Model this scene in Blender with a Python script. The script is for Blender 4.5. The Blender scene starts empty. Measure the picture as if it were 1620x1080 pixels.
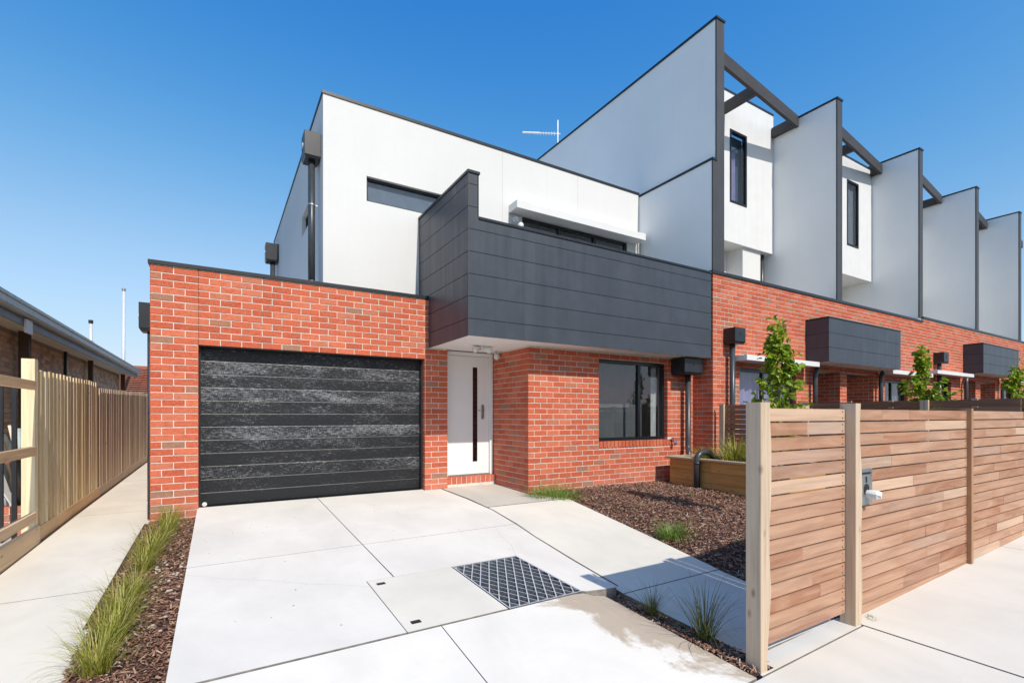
import bpy, math, random
from mathutils import Matrix, Vector
R = random.Random(7)
rad = math.radians
scene = bpy.context.scene
COL = scene.collection

# ------------------------------------------------------------------ camera, sky, sun, exposure
cam_d = bpy.data.cameras.new('camera')
cam = bpy.data.objects.new('camera', cam_d); COL.objects.link(cam)
cam.location = (0, 0, 1.18)
cam.rotation_euler = (rad(90), 0, rad(-31.1))
cam_d.sensor_width = 36.0
cam_d.lens = 36.0 * 771 / 1620
cam_d.shift_y = 117 / 1620
cam_d.clip_end = 4000
scene.camera = cam

SUN_DIR = Vector((-0.035, 1.0, -0.965)).normalized()      # the way the light travels
sun_el = math.asin(-SUN_DIR.z)
world = bpy.data.worlds.new('World'); scene.world = world
world.use_nodes = True
wn = world.node_tree; wn.nodes.clear()
sky = wn.nodes.new('ShaderNodeTexSky'); sky.sky_type = 'NISHITA'
sky.sun_disc = False; sky.sun_elevation = sun_el; sky.sun_rotation = rad(180 - 3)
sky.air_density = 1.0; sky.dust_density = 0.6; sky.ozone_density = 2.2; sky.altitude = 50
bg = wn.nodes.new('ShaderNodeBackground'); bg.inputs['Strength'].default_value = 0.15
wo = wn.nodes.new('ShaderNodeOutputWorld')
# film-like colour response of the sky: deeper blue overhead, pale at the horizon
sep = wn.nodes.new('ShaderNodeSeparateColor'); com = wn.nodes.new('ShaderNodeCombineColor')
wn.links.new(sky.outputs[0], sep.inputs[0])
def wmath(op, a_, b_):
    n_ = wn.nodes.new('ShaderNodeMath'); n_.operation = op
    for sk, v_ in zip(n_.inputs, (a_, b_)):
        if hasattr(v_, 'links'): wn.links.new(v_, sk)
        else: sk.default_value = v_
    return n_.outputs[0]
xr_ = sep.outputs[0]; p35 = wmath('POWER', xr_, 3.5)
red = wmath('ADD', wmath('DIVIDE', wmath('MULTIPLY', p35, 1.85), wmath('ADD', p35, 5.8)), wmath('MULTIPLY', wmath('MULTIPLY', xr_, xr_), .04))
wn.links.new(wmath('MINIMUM', red, 3.9), com.inputs[0])
g18 = wmath('POWER', sep.outputs[1], 1.8)
wn.links.new(wmath('DIVIDE', wmath('MULTIPLY', g18, 4.1), wmath('ADD', g18, 5.6)), com.inputs[1])
wn.links.new(wmath('MINIMUM', wmath('MULTIPLY', wmath('POWER', sep.outputs[2], .44), 1.83), 4.15), com.inputs[2])
wn.links.new(com.outputs[0], bg.inputs['Color']); wn.links.new(bg.outputs[0], wo.inputs['Surface'])
sun_d = bpy.data.lights.new('sun', 'SUN'); sun_d.energy = 2.7; sun_d.angle = rad(0.53); sun_d.color = (1.0, 0.94, 0.85)
sun = bpy.data.objects.new('sun', sun_d); COL.objects.link(sun)
sun.location = (3, -20, 30); sun.rotation_euler = SUN_DIR.to_track_quat('-Z', 'Y').to_euler()
vs = scene.view_settings
vs.view_transform = 'Standard'; vs.look = 'None'; vs.exposure = 0.66; vs.gamma = 1.0; vs.use_curve_mapping = False

# ------------------------------------------------------------------ materials
def mat(name): 
    m = bpy.data.materials.new(name); m.use_nodes = True
    nt = m.node_tree; b = nt.nodes['Principled BSDF']
    return m, nt, b
def N(nt, t, **k):
    n = nt.nodes.new(t)
    for a, v in k.items(): setattr(n, a, v)
    return n
def ramp(nt, fac, stops, interp='LINEAR'):
    r = N(nt, 'ShaderNodeValToRGB'); e = r.color_ramp.elements
    r.color_ramp.interpolation = interp
    while len(e) < len(stops): e.new(0.5)
    for x, (p, c) in zip(e, stops):
        x.position = p; x.color = (c[0], c[1], c[2], 1) if not isinstance(c, (int, float)) else (c, c, c, 1)
    nt.links.new(fac, r.inputs[0]); return r.outputs[0]
def mixc(nt, f, a, b, mode='MIX'):
    m = N(nt, 'ShaderNodeMix', data_type='RGBA', blend_type=mode)
    for sock, v in ((m.inputs[0], f), (m.inputs[6], a), (m.inputs[7], b)):
        if hasattr(v, 'links'): nt.links.new(v, sock)
        elif isinstance(v, (int, float)): sock.default_value = v
        else: sock.default_value = (v[0], v[1], v[2], 1)
    return m.outputs[2]
def math_n(nt, op, a, b=None):
    m = N(nt, 'ShaderNodeMath', operation=op)
    for s, v in ((m.inputs[0], a), (m.inputs[1], b)):
        if v is None: continue
        if hasattr(v, 'links'): nt.links.new(v, s)
        else: s.default_value = v
    return m.outputs[0]
def coords(nt, scale=(1, 1, 1), kind='Object', rnd=False):
    tc = N(nt, 'ShaderNodeTexCoord'); mp = N(nt, 'ShaderNodeMapping')
    mp.inputs['Scale'].default_value = scale
    nt.links.new(tc.outputs[kind], mp.inputs['Vector'])
    if rnd:
        oi = N(nt, 'ShaderNodeObjectInfo'); ge = N(nt, 'ShaderNodeNewGeometry')
        s = math_n(nt, 'ADD', oi.outputs['Random'], ge.outputs['Random Per Island'])
        s = math_n(nt, 'MULTIPLY', s, 37.0)
        cx = N(nt, 'ShaderNodeCombineXYZ')
        for i in range(3): nt.links.new(s, cx.inputs[i])
        nt.links.new(cx.outputs[0], mp.inputs['Location'])
    return mp.outputs[0]
def noise(nt, vec, scale=5, detail=4, rough=.55, dist=0):
    n = N(nt, 'ShaderNodeTexNoise'); n.inputs['Scale'].default_value = scale
    n.inputs['Detail'].default_value = detail; n.inputs['Roughness'].default_value = rough
    n.inputs['Distortion'].default_value = dist
    nt.links.new(vec, n.inputs['Vector']); return n.outputs['Fac']
def rnd_val(nt):
    oi = N(nt, 'ShaderNodeObjectInfo'); ge = N(nt, 'ShaderNodeNewGeometry')
    return math_n(nt, 'FRACT', math_n(nt, 'ADD', math_n(nt, 'MULTIPLY', oi.outputs['Random'], 7.31), ge.outputs['Random Per Island']))
def bump(nt, b, h, strength=.3, dist=.01):
    n = N(nt, 'ShaderNodeBump'); n.inputs['Strength'].default_value = strength; n.inputs['Distance'].default_value = dist
    nt.links.new(h, n.inputs['Height']); nt.links.new(n.outputs[0], b.inputs['Normal'])
def setc(nt, b, c):
    if hasattr(c, 'links'): nt.links.new(c, b.inputs['Base Color'])
    else: b.inputs['Base Color'].default_value = (c[0], c[1], c[2], 1)
M = {}
def plain(name, c, rough=.5, metal=0, nscale=6, var=.12, bstr=.1, spec=.5):
    m, nt, b = mat(name)
    v = coords(nt)
    n = noise(nt, v, nscale, 5)
    lo = tuple(x * (1 - var) for x in c); hi = tuple(min(1, x * (1 + var)) for x in c)
    setc(nt, b, ramp(nt, n, [(.3, lo), (.7, hi)]))
    b.inputs['Roughness'].default_value = rough; b.inputs['Metallic'].default_value = metal
    b.inputs['Specular IOR Level'].default_value = spec
    if bstr: bump(nt, b, noise(nt, v, nscale * 14, 3), bstr, .004)
    M[name] = m; return m

def brick_mat(name, stops, streak=(.12, .03, .02), sa=.5, bump_s=.5):
    m, nt, b = mat(name)
    r = rnd_val(nt)
    base = ramp(nt, r, stops)
    v = coords(nt, (1, 1, 3.2), rnd=True)
    n1 = noise(nt, v, 16, 6, .7)
    n2 = noise(nt, coords(nt, (1, 1, 1), rnd=True), 60, 4, .7)
    c = mixc(nt, math_n(nt, 'MULTIPLY', ramp(nt, n1, [(.5, 0), (.72, 1)]), sa), base, streak)
    c = mixc(nt, math_n(nt, 'MULTIPLY', ramp(nt, n2, [(.5, 0), (.75, 1)]), .42), c, (.70, .36, .25))
    # lime bloom on the lowest courses
    sx = N(nt, 'ShaderNodeSeparateXYZ'); ge = N(nt, 'ShaderNodeNewGeometry'); nt.links.new(ge.outputs['Position'], sx.inputs[0])
    zf = math_n(nt, 'SUBTRACT', .62, math_n(nt, 'MULTIPLY', sx.outputs[2], 2.6))
    zn = noise(nt, ge.outputs['Position'], 3.5, 4)
    zf = math_n(nt, 'MULTIPLY', math_n(nt, 'MAXIMUM', math_n(nt, 'MINIMUM', zf, 1.0), 0.0), zn)
    c = mixc(nt, math_n(nt, 'MULTIPLY', zf, .55), c, (.52, .3, .25))
    setc(nt, b, c); b.inputs['Roughness'].default_value = .85; b.inputs['Specular IOR Level'].default_value = .25
    bump(nt, b, math_n(nt, 'ADD', n1, n2), bump_s, .006)
    M[name] = m
brick_mat('brick', [(0, (.44, .088, .040)), (.25, (.55, .122, .056)), (.5, (.49, .098, .045)), (.75, (.60, .155, .078)), (.92, (.53, .165, .095)), (.965, (.36, .16, .095)), (1, (.30, .17, .115))])
brick_mat('old_brick', [(0, (.42, .26, .17)), (.4, (.68, .46, .31)), (.7, (.74, .52, .36)), (1, (.50, .30, .19))], (.10, .06, .04), .4)
plain('mortar', (.64, .59, .52), .95, nscale=20, var=.15, bstr=.5)
plain('old_mortar', (.36, .30, .25), .95, nscale=20)

def render_mat(name, c, stain=.1):
    m, nt, b = mat(name); v = coords(nt)
    n = noise(nt, coords(nt, (1, 1, .8)), .9, 5, .55)
    f = noise(nt, v, 260, 3, .7)
    tro = noise(nt, v, 7, 4, .6, .6)
    dk = tuple(x * (1 - stain) for x in c)
    col = ramp(nt, n, [(.3, dk), (.65, c)])
    col = mixc(nt, math_n(nt, 'MULTIPLY', ramp(nt, tro, [(.45, 0), (.8, 1)]), .10), col, tuple(x * .86 for x in c))
    drip = noise(nt, coords(nt, (11, 11, .35)), 1.3, 5, .7)
    col = mixc(nt, math_n(nt, 'MULTIPLY', ramp(nt, drip, [(.55, 0), (.8, 1)]), .16), col, tuple(x * .72 for x in c))
    setc(nt, b, col); b.inputs['Roughness'].default_value = .8; b.inputs['Specular IOR Level'].default_value = .3
    bump(nt, b, math_n(nt, 'ADD', f, math_n(nt, 'MULTIPLY', tro, 2.5)), .22, .004)
    M[name] = m
render_mat('white_render', (.70, .695, .68), .05)
render_mat('grey_render', (.87, .87, .86), .05)
plain('white_paint', (.72, .72, .71), .45, nscale=3, var=.03, bstr=.05)
plain('door_white', (.80, .80, .79), .35, nscale=2, var=.02, bstr=.02)
plain('soffit_white', (.88, .875, .86), .7, nscale=2, var=.04, bstr=.05)

def clad_mat(name, c, rough=.42):
    m, nt, b = mat(name)
    v = coords(nt, (9, 9, .5), rnd=False); n = noise(nt, v, 1.2, 5, .6)
    f = noise(nt, coords(nt), 3, 5, .6); sp = noise(nt, coords(nt), 45, 4, .7)
    col = ramp(nt, n, [(.32, tuple(x * .90 for x in c)), (.6, c), (.8, tuple(x * 1.18 for x in c))])
    col = mixc(nt, math_n(nt, 'MULTIPLY', ramp(nt, f, [(.45, 0), (.75, 1)]), .35), col, tuple(x * 1.7 for x in c))
    col = mixc(nt, math_n(nt, 'MULTIPLY', ramp(nt, sp, [(.68, 0), (.78, 1)]), .3), col, (.16, .15, .14))
    setc(nt, b, col)
    nt.links.new(ramp(nt, n, [(.3, rough - .07), (.7, rough + .12)]), b.inputs['Roughness'])
    M[name] = m
clad_mat('dark_cladding', (.044, .052, .066))
clad_mat('dark_trim', (.052, .050, .052), .5)
plain('black_metal', (.016, .018, .022), .38, nscale=5, var=.3, bstr=.06)
plain('frame_black', (.010, .012, .016), .35, nscale=5, var=.2, bstr=.02)
plain('pipe_grey', (.045, .050, .055), .35, nscale=8, var=.25, bstr=.04)
plain('steel', (.40, .42, .42), .38, metal=.85, nscale=9, var=.15, bstr=.05)
plain('zinc_side_shade', (.13, .145, .16), .6, nscale=40, var=.4)  # darkened bar sides: shade inside the grate cells put into the colour
plain('galvanised', (.66, .68, .70), .45, metal=.25, nscale=30, var=.2, bstr=.1)
plain('joint_dirt', (.22, .20, .18), .95, nscale=20, var=.3)
plain('bounce_deck_pale', (.62, .60, .57), .8, nscale=4, var=.1)  # unseen roofs and floors, pale to bounce sun onto shaded walls
plain('joint_grey', (.52, .51, .50), .9)
plain('joint_black', (.06, .055, .05), .9, nscale=30, var=.4)
plain('soil', (.07, .05, .035), .95, nscale=10, var=.4, bstr=.8)
plain('pit_dark', (.014, .015, .017), .9)
plain('blue_plastic', (.03, .17, .55), .4)
plain('brass', (.35, .3, .22), .35, metal=.8)
plain('paper', (.78, .77, .76), .8, nscale=40, var=.1)
plain('gutter', (.40, .45, .43), .4, nscale=6, var=.15)
plain('fascia', (.20, .21, .22), .5)
plain('eave', (.70, .60, .48), .8)
plain('roof_dark', (.05, .045, .05), .6)
plain('timber_brown', (.09, .055, .035), .7)
plain('asphalt', (.05, .05, .052), .9, nscale=60, var=.3, bstr=.6)
plain('verge', (.09, .12, .04), .95, nscale=30, var=.5, bstr=.8)
plain('curtain', (.38, .36, .60), .9)
plain('blind', (.62, .62, .60), .9)
plain('sky_blue_tint', (.06, .12, .22), .9)  # blue put behind the glass for the reflected sky
plain('pane_reflection_grey', (.13, .14, .15), .9)  # grey put behind the glass for the reflection in the lower pane
plain('grey_blind', (.20, .24, .30), .9)
plain('room_wall', (.55, .54, .53), .9)
plain('room_floor', (.25, .2, .16), .5)
plain('solar', (.012, .014, .022), .25)

def tile_mat():
    m, nt, b = mat('roof_tile'); r = rnd_val(nt)
    setc(nt, b, ramp(nt, r, [(0, (.26, .085, .055)), (.5, (.34, .115, .07)), (1, (.30, .12, .08))]))
    b.inputs['Roughness'].default_value = .8; M['roof_tile'] = m
tile_mat()

def garage_mat():
    """black painted steel, embossed with a wood grain with sun glints painted pale on its ridges; object colour = glint strength"""
    m, nt, b = mat('garage_black')
    g = noise(nt, coords(nt, (7, 1, 75)), 2.0, 5, .7, .35)
    g2 = noise(nt, coords(nt, (70, 1, 9)), 2, 3, .7)
    big = noise(nt, coords(nt, (1.1, 1, 4)), 1.8, 4)
    h = math_n(nt, 'ADD', math_n(nt, 'MULTIPLY', g, 1.0), math_n(nt, 'MULTIPLY', g2, .45))
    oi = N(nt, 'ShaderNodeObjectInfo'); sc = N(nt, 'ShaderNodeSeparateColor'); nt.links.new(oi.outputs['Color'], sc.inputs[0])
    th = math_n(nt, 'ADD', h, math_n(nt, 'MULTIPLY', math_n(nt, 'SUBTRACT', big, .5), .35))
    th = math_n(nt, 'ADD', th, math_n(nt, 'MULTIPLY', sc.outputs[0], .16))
    glint = ramp(nt, th, [(.90, 0), (1.10, .62)])  # pale streaks painted in for sun glints on the grain
    setc(nt, b, mixc(nt, glint, (.012, .013, .015), (.36, .37, .39)))
    b.inputs['Roughness'].default_value = .40; b.inputs['Specular IOR Level'].default_value = .4
    bump(nt, b, h, .45, .005)
    M['garage_black'] = m
garage_mat()

def wood_mat(name, stops, axis, grain=.5, fine=90, knots=True, dark=(.10, .055, .03), rough=.75):
    m, nt, b = mat(name)
    sc = [fine, fine, fine]; sc[axis] = 3.0
    v = coords(nt, tuple(sc), rnd=True)
    n = noise(nt, v, .35, 6, .65, .4)
    sc2 = [9, 9, 9]; sc2[axis] = 1.2
    n2 = noise(nt, coords(nt, tuple(sc2), rnd=True), 1.0, 4, .6, .8)
    base = ramp(nt, rnd_val(nt), stops)
    c = mixc(nt, math_n(nt, 'MULTIPLY', ramp(nt, n, [(.42, 0), (.75, 1)]), grain), base, dark)
    c = mixc(nt, math_n(nt, 'MULTIPLY', ramp(nt, n2, [(.4, 0), (.75, 1)]), .45), c, tuple(min(1, x * 1.15) for x in stops[-1][1]))
    if knots:
        sc3 = [7, 7, 7]; sc3[axis] = 3.4
        vo = N(nt, 'ShaderNodeTexVoronoi'); vo.inputs['Scale'].default_value = .9
        nt.links.new(coords(nt, tuple(sc3), rnd=True), vo.inputs['Vector'])
        c = mixc(nt, math_n(nt, 'MULTIPLY', ramp(nt, vo.outputs['Distance'], [(.03, 1), (.11, 0)]), .7), c, dark)
    setc(nt, b, c); b.inputs['Roughness'].default_value = rough; b.inputs['Specular IOR Level'].default_value = .3
    bump(nt, b, n, .35, .003)
    M[name] = m
SL = [(0, (.31, .13, .070)), (.2, (.39, .20, .120)), (.45, (.46, .265, .170)), (.65, (.43, .24, .155)), (.78, (.37, .17, .095)), (.9, (.40, .28, .22)), (1, (.60, .41, .285))]
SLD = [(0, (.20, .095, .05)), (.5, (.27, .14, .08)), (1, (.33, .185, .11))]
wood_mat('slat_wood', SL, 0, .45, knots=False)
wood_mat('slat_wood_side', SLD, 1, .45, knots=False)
wood_mat('post_wood', [(0, (.54, .41, .29)), (1, (.62, .485, .355))], 2, .55, dark=(.17, .11, .065))
wood_mat('batten_wood', [(0, (.33, .18, .10)), (1, (.42, .24, .14))], 2, .4, knots=False)
wood_mat('pine_vert', [(0, (.58, .42, .22)), (.4, (.74, .57, .32)), (.7, (.80, .64, .39)), (1, (.86, .73, .48))], 2, .5, dark=(.2, .14, .06))
wood_mat('pine_rail', [(0, (.66, .43, .23)), (1, (.78, .57, .34))], 1, .4, dark=(.2, .12, .05))
wood_mat('old_paling', [(0, (.48, .34, .23)), (.5, (.56, .42, .30)), (1, (.62, .49, .36))], 2, .55, dark=(.11, .075, .05))
wood_mat('sleeper_wood', [(0, (.52, .265, .075)), (1, (.62, .345, .115))], 1, .55, dark=(.10, .06, .03))
wood_mat('cap_wood', [(0, (.42, .32, .21)), (1, (.5, .39, .27))], 1, .4, dark=(.2, .13, .08))
wood_mat('beam_wood', [(0, (.045, .040, .040)), (1, (.062, .055, .053))], 0, .4, dark=(.11, .10, .10), knots=False, rough=.6)

def concrete_mat(name, c, stain=None, cracks=True):
    m, nt, b = mat(name); v = coords(nt)
    n = noise(nt, coords(nt, (1.0, .6, 1)), 1.6, 6, .6, .3); f = noise(nt, v, 140, 4, .7); sp = noise(nt, v, 38, 3, .6)
    br = noise(nt, coords(nt, (.8, 6, 1)), 5, 5, .65)
    col = ramp(nt, n, [(.28, tuple(x * .86 for x in c)), (.6, c), (.8, tuple(min(1, x * 1.04) for x in c))])
    col = mixc(nt, math_n(nt, 'MULTIPLY', ramp(nt, br, [(.5, 0), (.8, 1)]), .18), col, tuple(x * .84 for x in c))
    col = mixc(nt, math_n(nt, 'MULTIPLY', ramp(nt, sp, [(.73, 0), (.77, 1)]), .4), col, tuple(x * .55 for x in c))
    if stain:
        sx = N(nt, 'ShaderNodeSeparateXYZ'); nt.links.new(v, sx.inputs[0])
        d = stain(nt, sx)
        wob = math_n(nt, 'MULTIPLY', math_n(nt, 'SUBTRACT', noise(nt, v, 2.6, 7, .68, .4), .5), 1.15)
        d = math_n(nt, 'ADD', d, wob)
        k = ramp(nt, d, [(.44, 0), (.56, .85)])
        k = math_n(nt, 'MULTIPLY', k, math_n(nt, 'ADD', .65, math_n(nt, 'MULTIPLY', n, .6)))
        col = mixc(nt, k, col, (.43, .335, .235))
    setc(nt, b, col); b.inputs['Roughness'].default_value = .85; b.inputs['Specular IOR Level'].default_value = .3
    bump(nt, b, math_n(nt, 'ADD', f, br), .18, .003)
    M[name] = m
concrete_mat('concrete', (.79, .74, .655))
concrete_mat('concrete_warm', (.77, .72, .61))
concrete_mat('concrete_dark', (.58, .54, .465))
# damp brown stain spreading from the right hand edge of the front crossover slab
concrete_mat('concrete_stained', (.79, .74, .655), lambda nt, sx: math_n(nt, 'ADD', math_n(nt, 'SUBTRACT', math_n(nt, 'MULTIPLY', sx.outputs[0], .95), 1.72), math_n(nt, 'MULTIPLY', math_n(nt, 'SUBTRACT', sx.outputs[1], 2.0), .30)))
concrete_mat('footpath_concrete', (.69, .655, .585))

def chip_mat():
    m, nt, b = mat('bark_chips'); r = rnd_val(nt)
    c = ramp(nt, r, [(0, (.06, .028, .018)), (.35, (.17, .078, .048)), (.65, (.285, .138, .086)), (.85, (.41, .245, .16)), (.96, (.50, .36, .26)), (1, (.5, .42, .36))])
    setc(nt, b, c); b.inputs['Roughness'].default_value = .75
    M['bark_chips'] = m
chip_mat()
plain('mulch_base', (.085, .042, .028), .95, nscale=25, var=.6, bstr=1.0)
plain('pebble', (.5, .42, .36), .8, nscale=20, var=.3)

def leaf_mat(name, stops, trans=.35):
    m, nt, b = mat(name); r = rnd_val(nt)
    c = ramp(nt, r, stops)
    setc(nt, b, c); b.inputs['Roughness'].default_value = .42
    t = N(nt, 'ShaderNodeBsdfTranslucent'); mx = N(nt, 'ShaderNodeMixShader'); mx.inputs[0].default_value = trans
    c2 = mixc(nt, .5, c, (.30, .38, .03)); nt.links.new(c2, t.inputs['Color'])
    nt.links.new(b.outputs[0], mx.inputs[1]); nt.links.new(t.outputs[0], mx.inputs[2])
    nt.links.new(mx.outputs[0], nt.nodes['Material Output'].inputs['Surface'])
    M[name] = m
leaf_mat('tussock_leaf', [(0, (.18, .20, .02)), (.4, (.31, .32, .035)), (.62, (.46, .44, .06)), (.80, (.54, .47, .13)), (1, (.62, .52, .26))])
leaf_mat('dark_tussock_leaf', [(0, (.05, .075, .02)), (.6, (.11, .135, .035)), (.85, (.24, .20, .08)), (1, (.36, .27, .14))])
leaf_mat('grass_leaf', [(0, (.11, .21, .03)), (.6, (.21, .36, .055)), (.9, (.20, .27, .06)), (1, (.35, .33, .16))])
leaf_mat('tree_leaf', [(0, (.10, .19, .010)), (.45, (.22, .37, .014)), (.8, (.37, .50, .025)), (.94, (.40, .36, .05)), (1, (.46, .24, .06))], .45)
leaf_mat('far_leaf', [(0, (.025, .045, .015)), (1, (.07, .10, .03))], .2)
plain('bark', (.16, .115, .08), .9, nscale=30, var=.35, bstr=.6)

def glass_mat(name, ior=1.75, tint=(.86, .88, .89), rough=.004):
    m, nt, b = mat(name); nt.nodes.remove(b)
    fr = N(nt, 'ShaderNodeFresnel'); fr.inputs['IOR'].default_value = ior
    v = coords(nt); bp = N(nt, 'ShaderNodeBump'); bp.inputs['Strength'].default_value = .02; bp.inputs['Distance'].default_value = .01
    nt.links.new(noise(nt, v, 1.3, 2), bp.inputs['Height'])
    gl = N(nt, 'ShaderNodeBsdfGlossy'); gl.inputs['Roughness'].default_value = rough
    nt.links.new(bp.outputs[0], gl.inputs['Normal'])
    tr = N(nt, 'ShaderNodeBsdfTransparent'); tr.inputs['Color'].default_value = (*tint, 1)
    mx = N(nt, 'ShaderNodeMixShader')
    gb = N(nt, 'ShaderNodeNewGeometry')
    nt.links.new(math_n(nt, 'MULTIPLY', fr.outputs[0], math_n(nt, 'SUBTRACT', 1.0, gb.outputs['Backfacing'])), mx.inputs[0]); nt.links.new(tr.outputs[0], mx.inputs[1]); nt.links.new(gl.outputs[0], mx.inputs[2])
    nt.links.new(mx.outputs[0], nt.nodes['Material Output'].inputs['Surface'])
    M[name] = m
glass_mat('glass', 1.95); glass_mat('dark_glass', 2.0, (.30, .34, .38))

# ------------------------------------------------------------------ mesh helpers
class MB:
    def __init__(s): s.v = []; s.f = []; s.m = []
    def quad(s, a, b, c, d, m=0):
        i = len(s.v); s.v += [a, b, c, d]; s.f.append((i, i + 1, i + 2, i + 3)); s.m.append(m)
    def box(s, x0, x1, y0, y1, z0, z1, m=0):
        i = len(s.v)
        s.v += [(x0, y0, z0), (x1, y0, z0), (x1, y1, z0), (x0, y1, z0), (x0, y0, z1), (x1, y0, z1), (x1, y1, z1), (x0, y1, z1)]
        for q in ((0, 3, 2, 1), (4, 5, 6, 7), (0, 1, 5, 4), (1, 2, 6, 5), (2, 3, 7, 6), (3, 0, 4, 7)):
            s.f.append(tuple(i + k for k in q)); s.m.append(m)
        return s
    def prism(s, pts, h, up=(0, 0, 1), m=0):
        """pts: ordered loop; extruded by vector up*h"""
        i = len(s.v); n = len(pts); U = Vector(up) * h
        s.v += [tuple(p) for p in pts] + [tuple(Vector(p) + U) for p in pts]
        s.f.append(tuple(i + k for k in reversed(range(n)))); s.m.append(m)
        s.f.append(tuple(i + n + k for k in range(n))); s.m.append(m)
        for k in range(n):
            k2 = (k + 1) % n
            s.f.append((i + k, i + k2, i + n + k2, i + n + k)); s.m.append(m)
        return s
    def tube(s, pts, rs, seg=10, cap=True, m=0):
        pts = [Vector(p) for p in pts]
        if isinstance(rs, (int, float)): rs = [rs] * len(pts)
        base = len(s.v); ref = None
        for k, p in enumerate(pts):
            t = (pts[min(k + 1, len(pts) - 1)] - pts[max(k - 1, 0)]).normalized()
            if ref is None:
                ref = Vector((0, 0, 1)) if abs(t.z) < .9 else Vector((1, 0, 0))
            a = (ref - t * ref.dot(t)).normalized(); bb = t.cross(a); ref = a
            for j in range(seg):
                th = 2 * math.pi * j / seg
                s.v.append(tuple(p + (a * math.cos(th) + bb * math.sin(th)) * rs[k]))
        for k in range(len(pts) - 1):
            for j in range(seg):
                j2 = (j + 1) % seg
                s.f.append((base + k * seg + j, base + k * seg + j2, base + (k + 1) * seg + j2, base + (k + 1) * seg + j)); s.m.append(m)
        if cap:
            s.f.append(tuple(base + j for j in reversed(range(seg)))); s.m.append(m)
            e = base + (len(pts) - 1) * seg
            s.f.append(tuple(e + j for j in range(seg))); s.m.append(m)
        return s
    def mesh(s, name, mats, smooth=False):
        me = bpy.data.meshes.new(name); me.from_pydata(s.v, [], s.f)
        if isinstance(mats, str): mats = [mats]
        for x in mats: me.materials.append(M[x])
        if len(mats) > 1: me.polygons.foreach_set('material_index', s.m)
        if smooth: me.polygons.foreach_set('use_smooth', [True] * len(me.polygons))
        me.update(); return me
    def build(s, name, mats, parent=None, smooth=False, kind=None, bevel=0):
        o = bpy.data.objects.new(name, s.mesh(name, mats, smooth)); COL.objects.link(o)
        adopt(o, parent)
        if kind: o['kind'] = kind
        if bevel:
            bv = o.modifiers.new('bevel', 'BEVEL'); bv.width = bevel; bv.segments = 1; bv.limit_method = 'ANGLE'
        return o
def world_loc(o):
    p = Vector(o.location)
    if o.parent: 
        return o.parent_loc if hasattr(o, 'parent_loc') else p
    return p
def adopt(o, parent):
    """parent o, keeping its coordinates in the place's own frame"""
    if parent is None: return
    o.parent = parent
    root = parent
    off = Vector((0, 0, 0))
    while root is not None:
        off += Vector(root.location) + root.matrix_parent_inverse.translation
        root = root.parent
    o.matrix_parent_inverse = Matrix.Translation(-off)
def tag(o, label=None, cat=None, group=None, kind=None):
    if label: o['label'] = label
    if cat: o['category'] = cat
    if group: o['group'] = group
    if kind: o['kind'] = kind
    return o
def thing(name, loc, label, cat, group=None):
    o = bpy.data.objects.new(name, None); COL.objects.link(o); o.location = loc; o.empty_display_size = .2
    return tag(o, label, cat, group)
def box(name, m, parent, *a, bevel=0, kind=None):
    return MB().box(*a).build(name, m, parent, bevel=bevel, kind=kind)
def inst(name, me, parent, loc, scale=(1, 1, 1), rz=0):
    o = bpy.data.objects.new(name, me); COL.objects.link(o); o.location = loc; o.scale = scale; o.rotation_euler = (0, 0, rz)
    if parent is not None:
        lo = Vector(loc); adopt_at(o, parent)
    return o
def adopt_at(o, parent):
    root = parent; off = Vector((0, 0, 0))
    while root is not None:
        off += Vector(root.location) + root.matrix_parent_inverse.translation
        root = root.parent
    o.parent = parent; o.matrix_parent_inverse = Matrix.Translation(-off)
def dup(root, loc, rz=None, label=None, sc=None):
    r = root.copy(); COL.objects.link(r); r.location = loc
    if rz is not None: r.rotation_euler = (0, 0, rz)
    if sc is not None: r.scale = sc
    if label: r['label'] = label
    for ch in list(root.children):
        c = ch.copy(); COL.objects.link(c); c.parent = r
        for g in ch.children:
            d = g.copy(); COL.objects.link(d); d.parent = c
    return r

# ------------------------------------------------------------------ brickwork
CO, BL, JT = .086, .230, .010            # course height, brick length, joint
def brick_mesh(L, D, H=.076, c=.004):
    """one brick, front face towards -Y, worn front arris; origin at its front lower left corner"""
    b = MB(); f = 0.0
    b.v = [(c, f, c), (L - c, f, c), (L - c, f, H - c), (c, f, H - c),
           (0, c, 0), (L, c, 0), (L, c, H), (0, c, H), (0, D, 0), (L, D, 0), (L, D, H), (0, D, H)]
    b.f = [(0, 1, 2, 3), (4, 5, 1, 0), (5, 6, 2, 1), (6, 7, 3, 2), (7, 4, 0, 3), (8, 9, 5, 4), (9, 10, 6, 5), (10, 11, 7, 6), (11, 8, 4, 7)]
    b.m = [0] * 9
    return b
_bm = {}
def get_brick(L, D, m):
    k = (round(L, 2), round(D, 2), m)
    if k not in _bm: _bm[k] = brick_mesh(k[0], k[1]).mesh('brick', m)
    return _bm[k], k[0]
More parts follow.
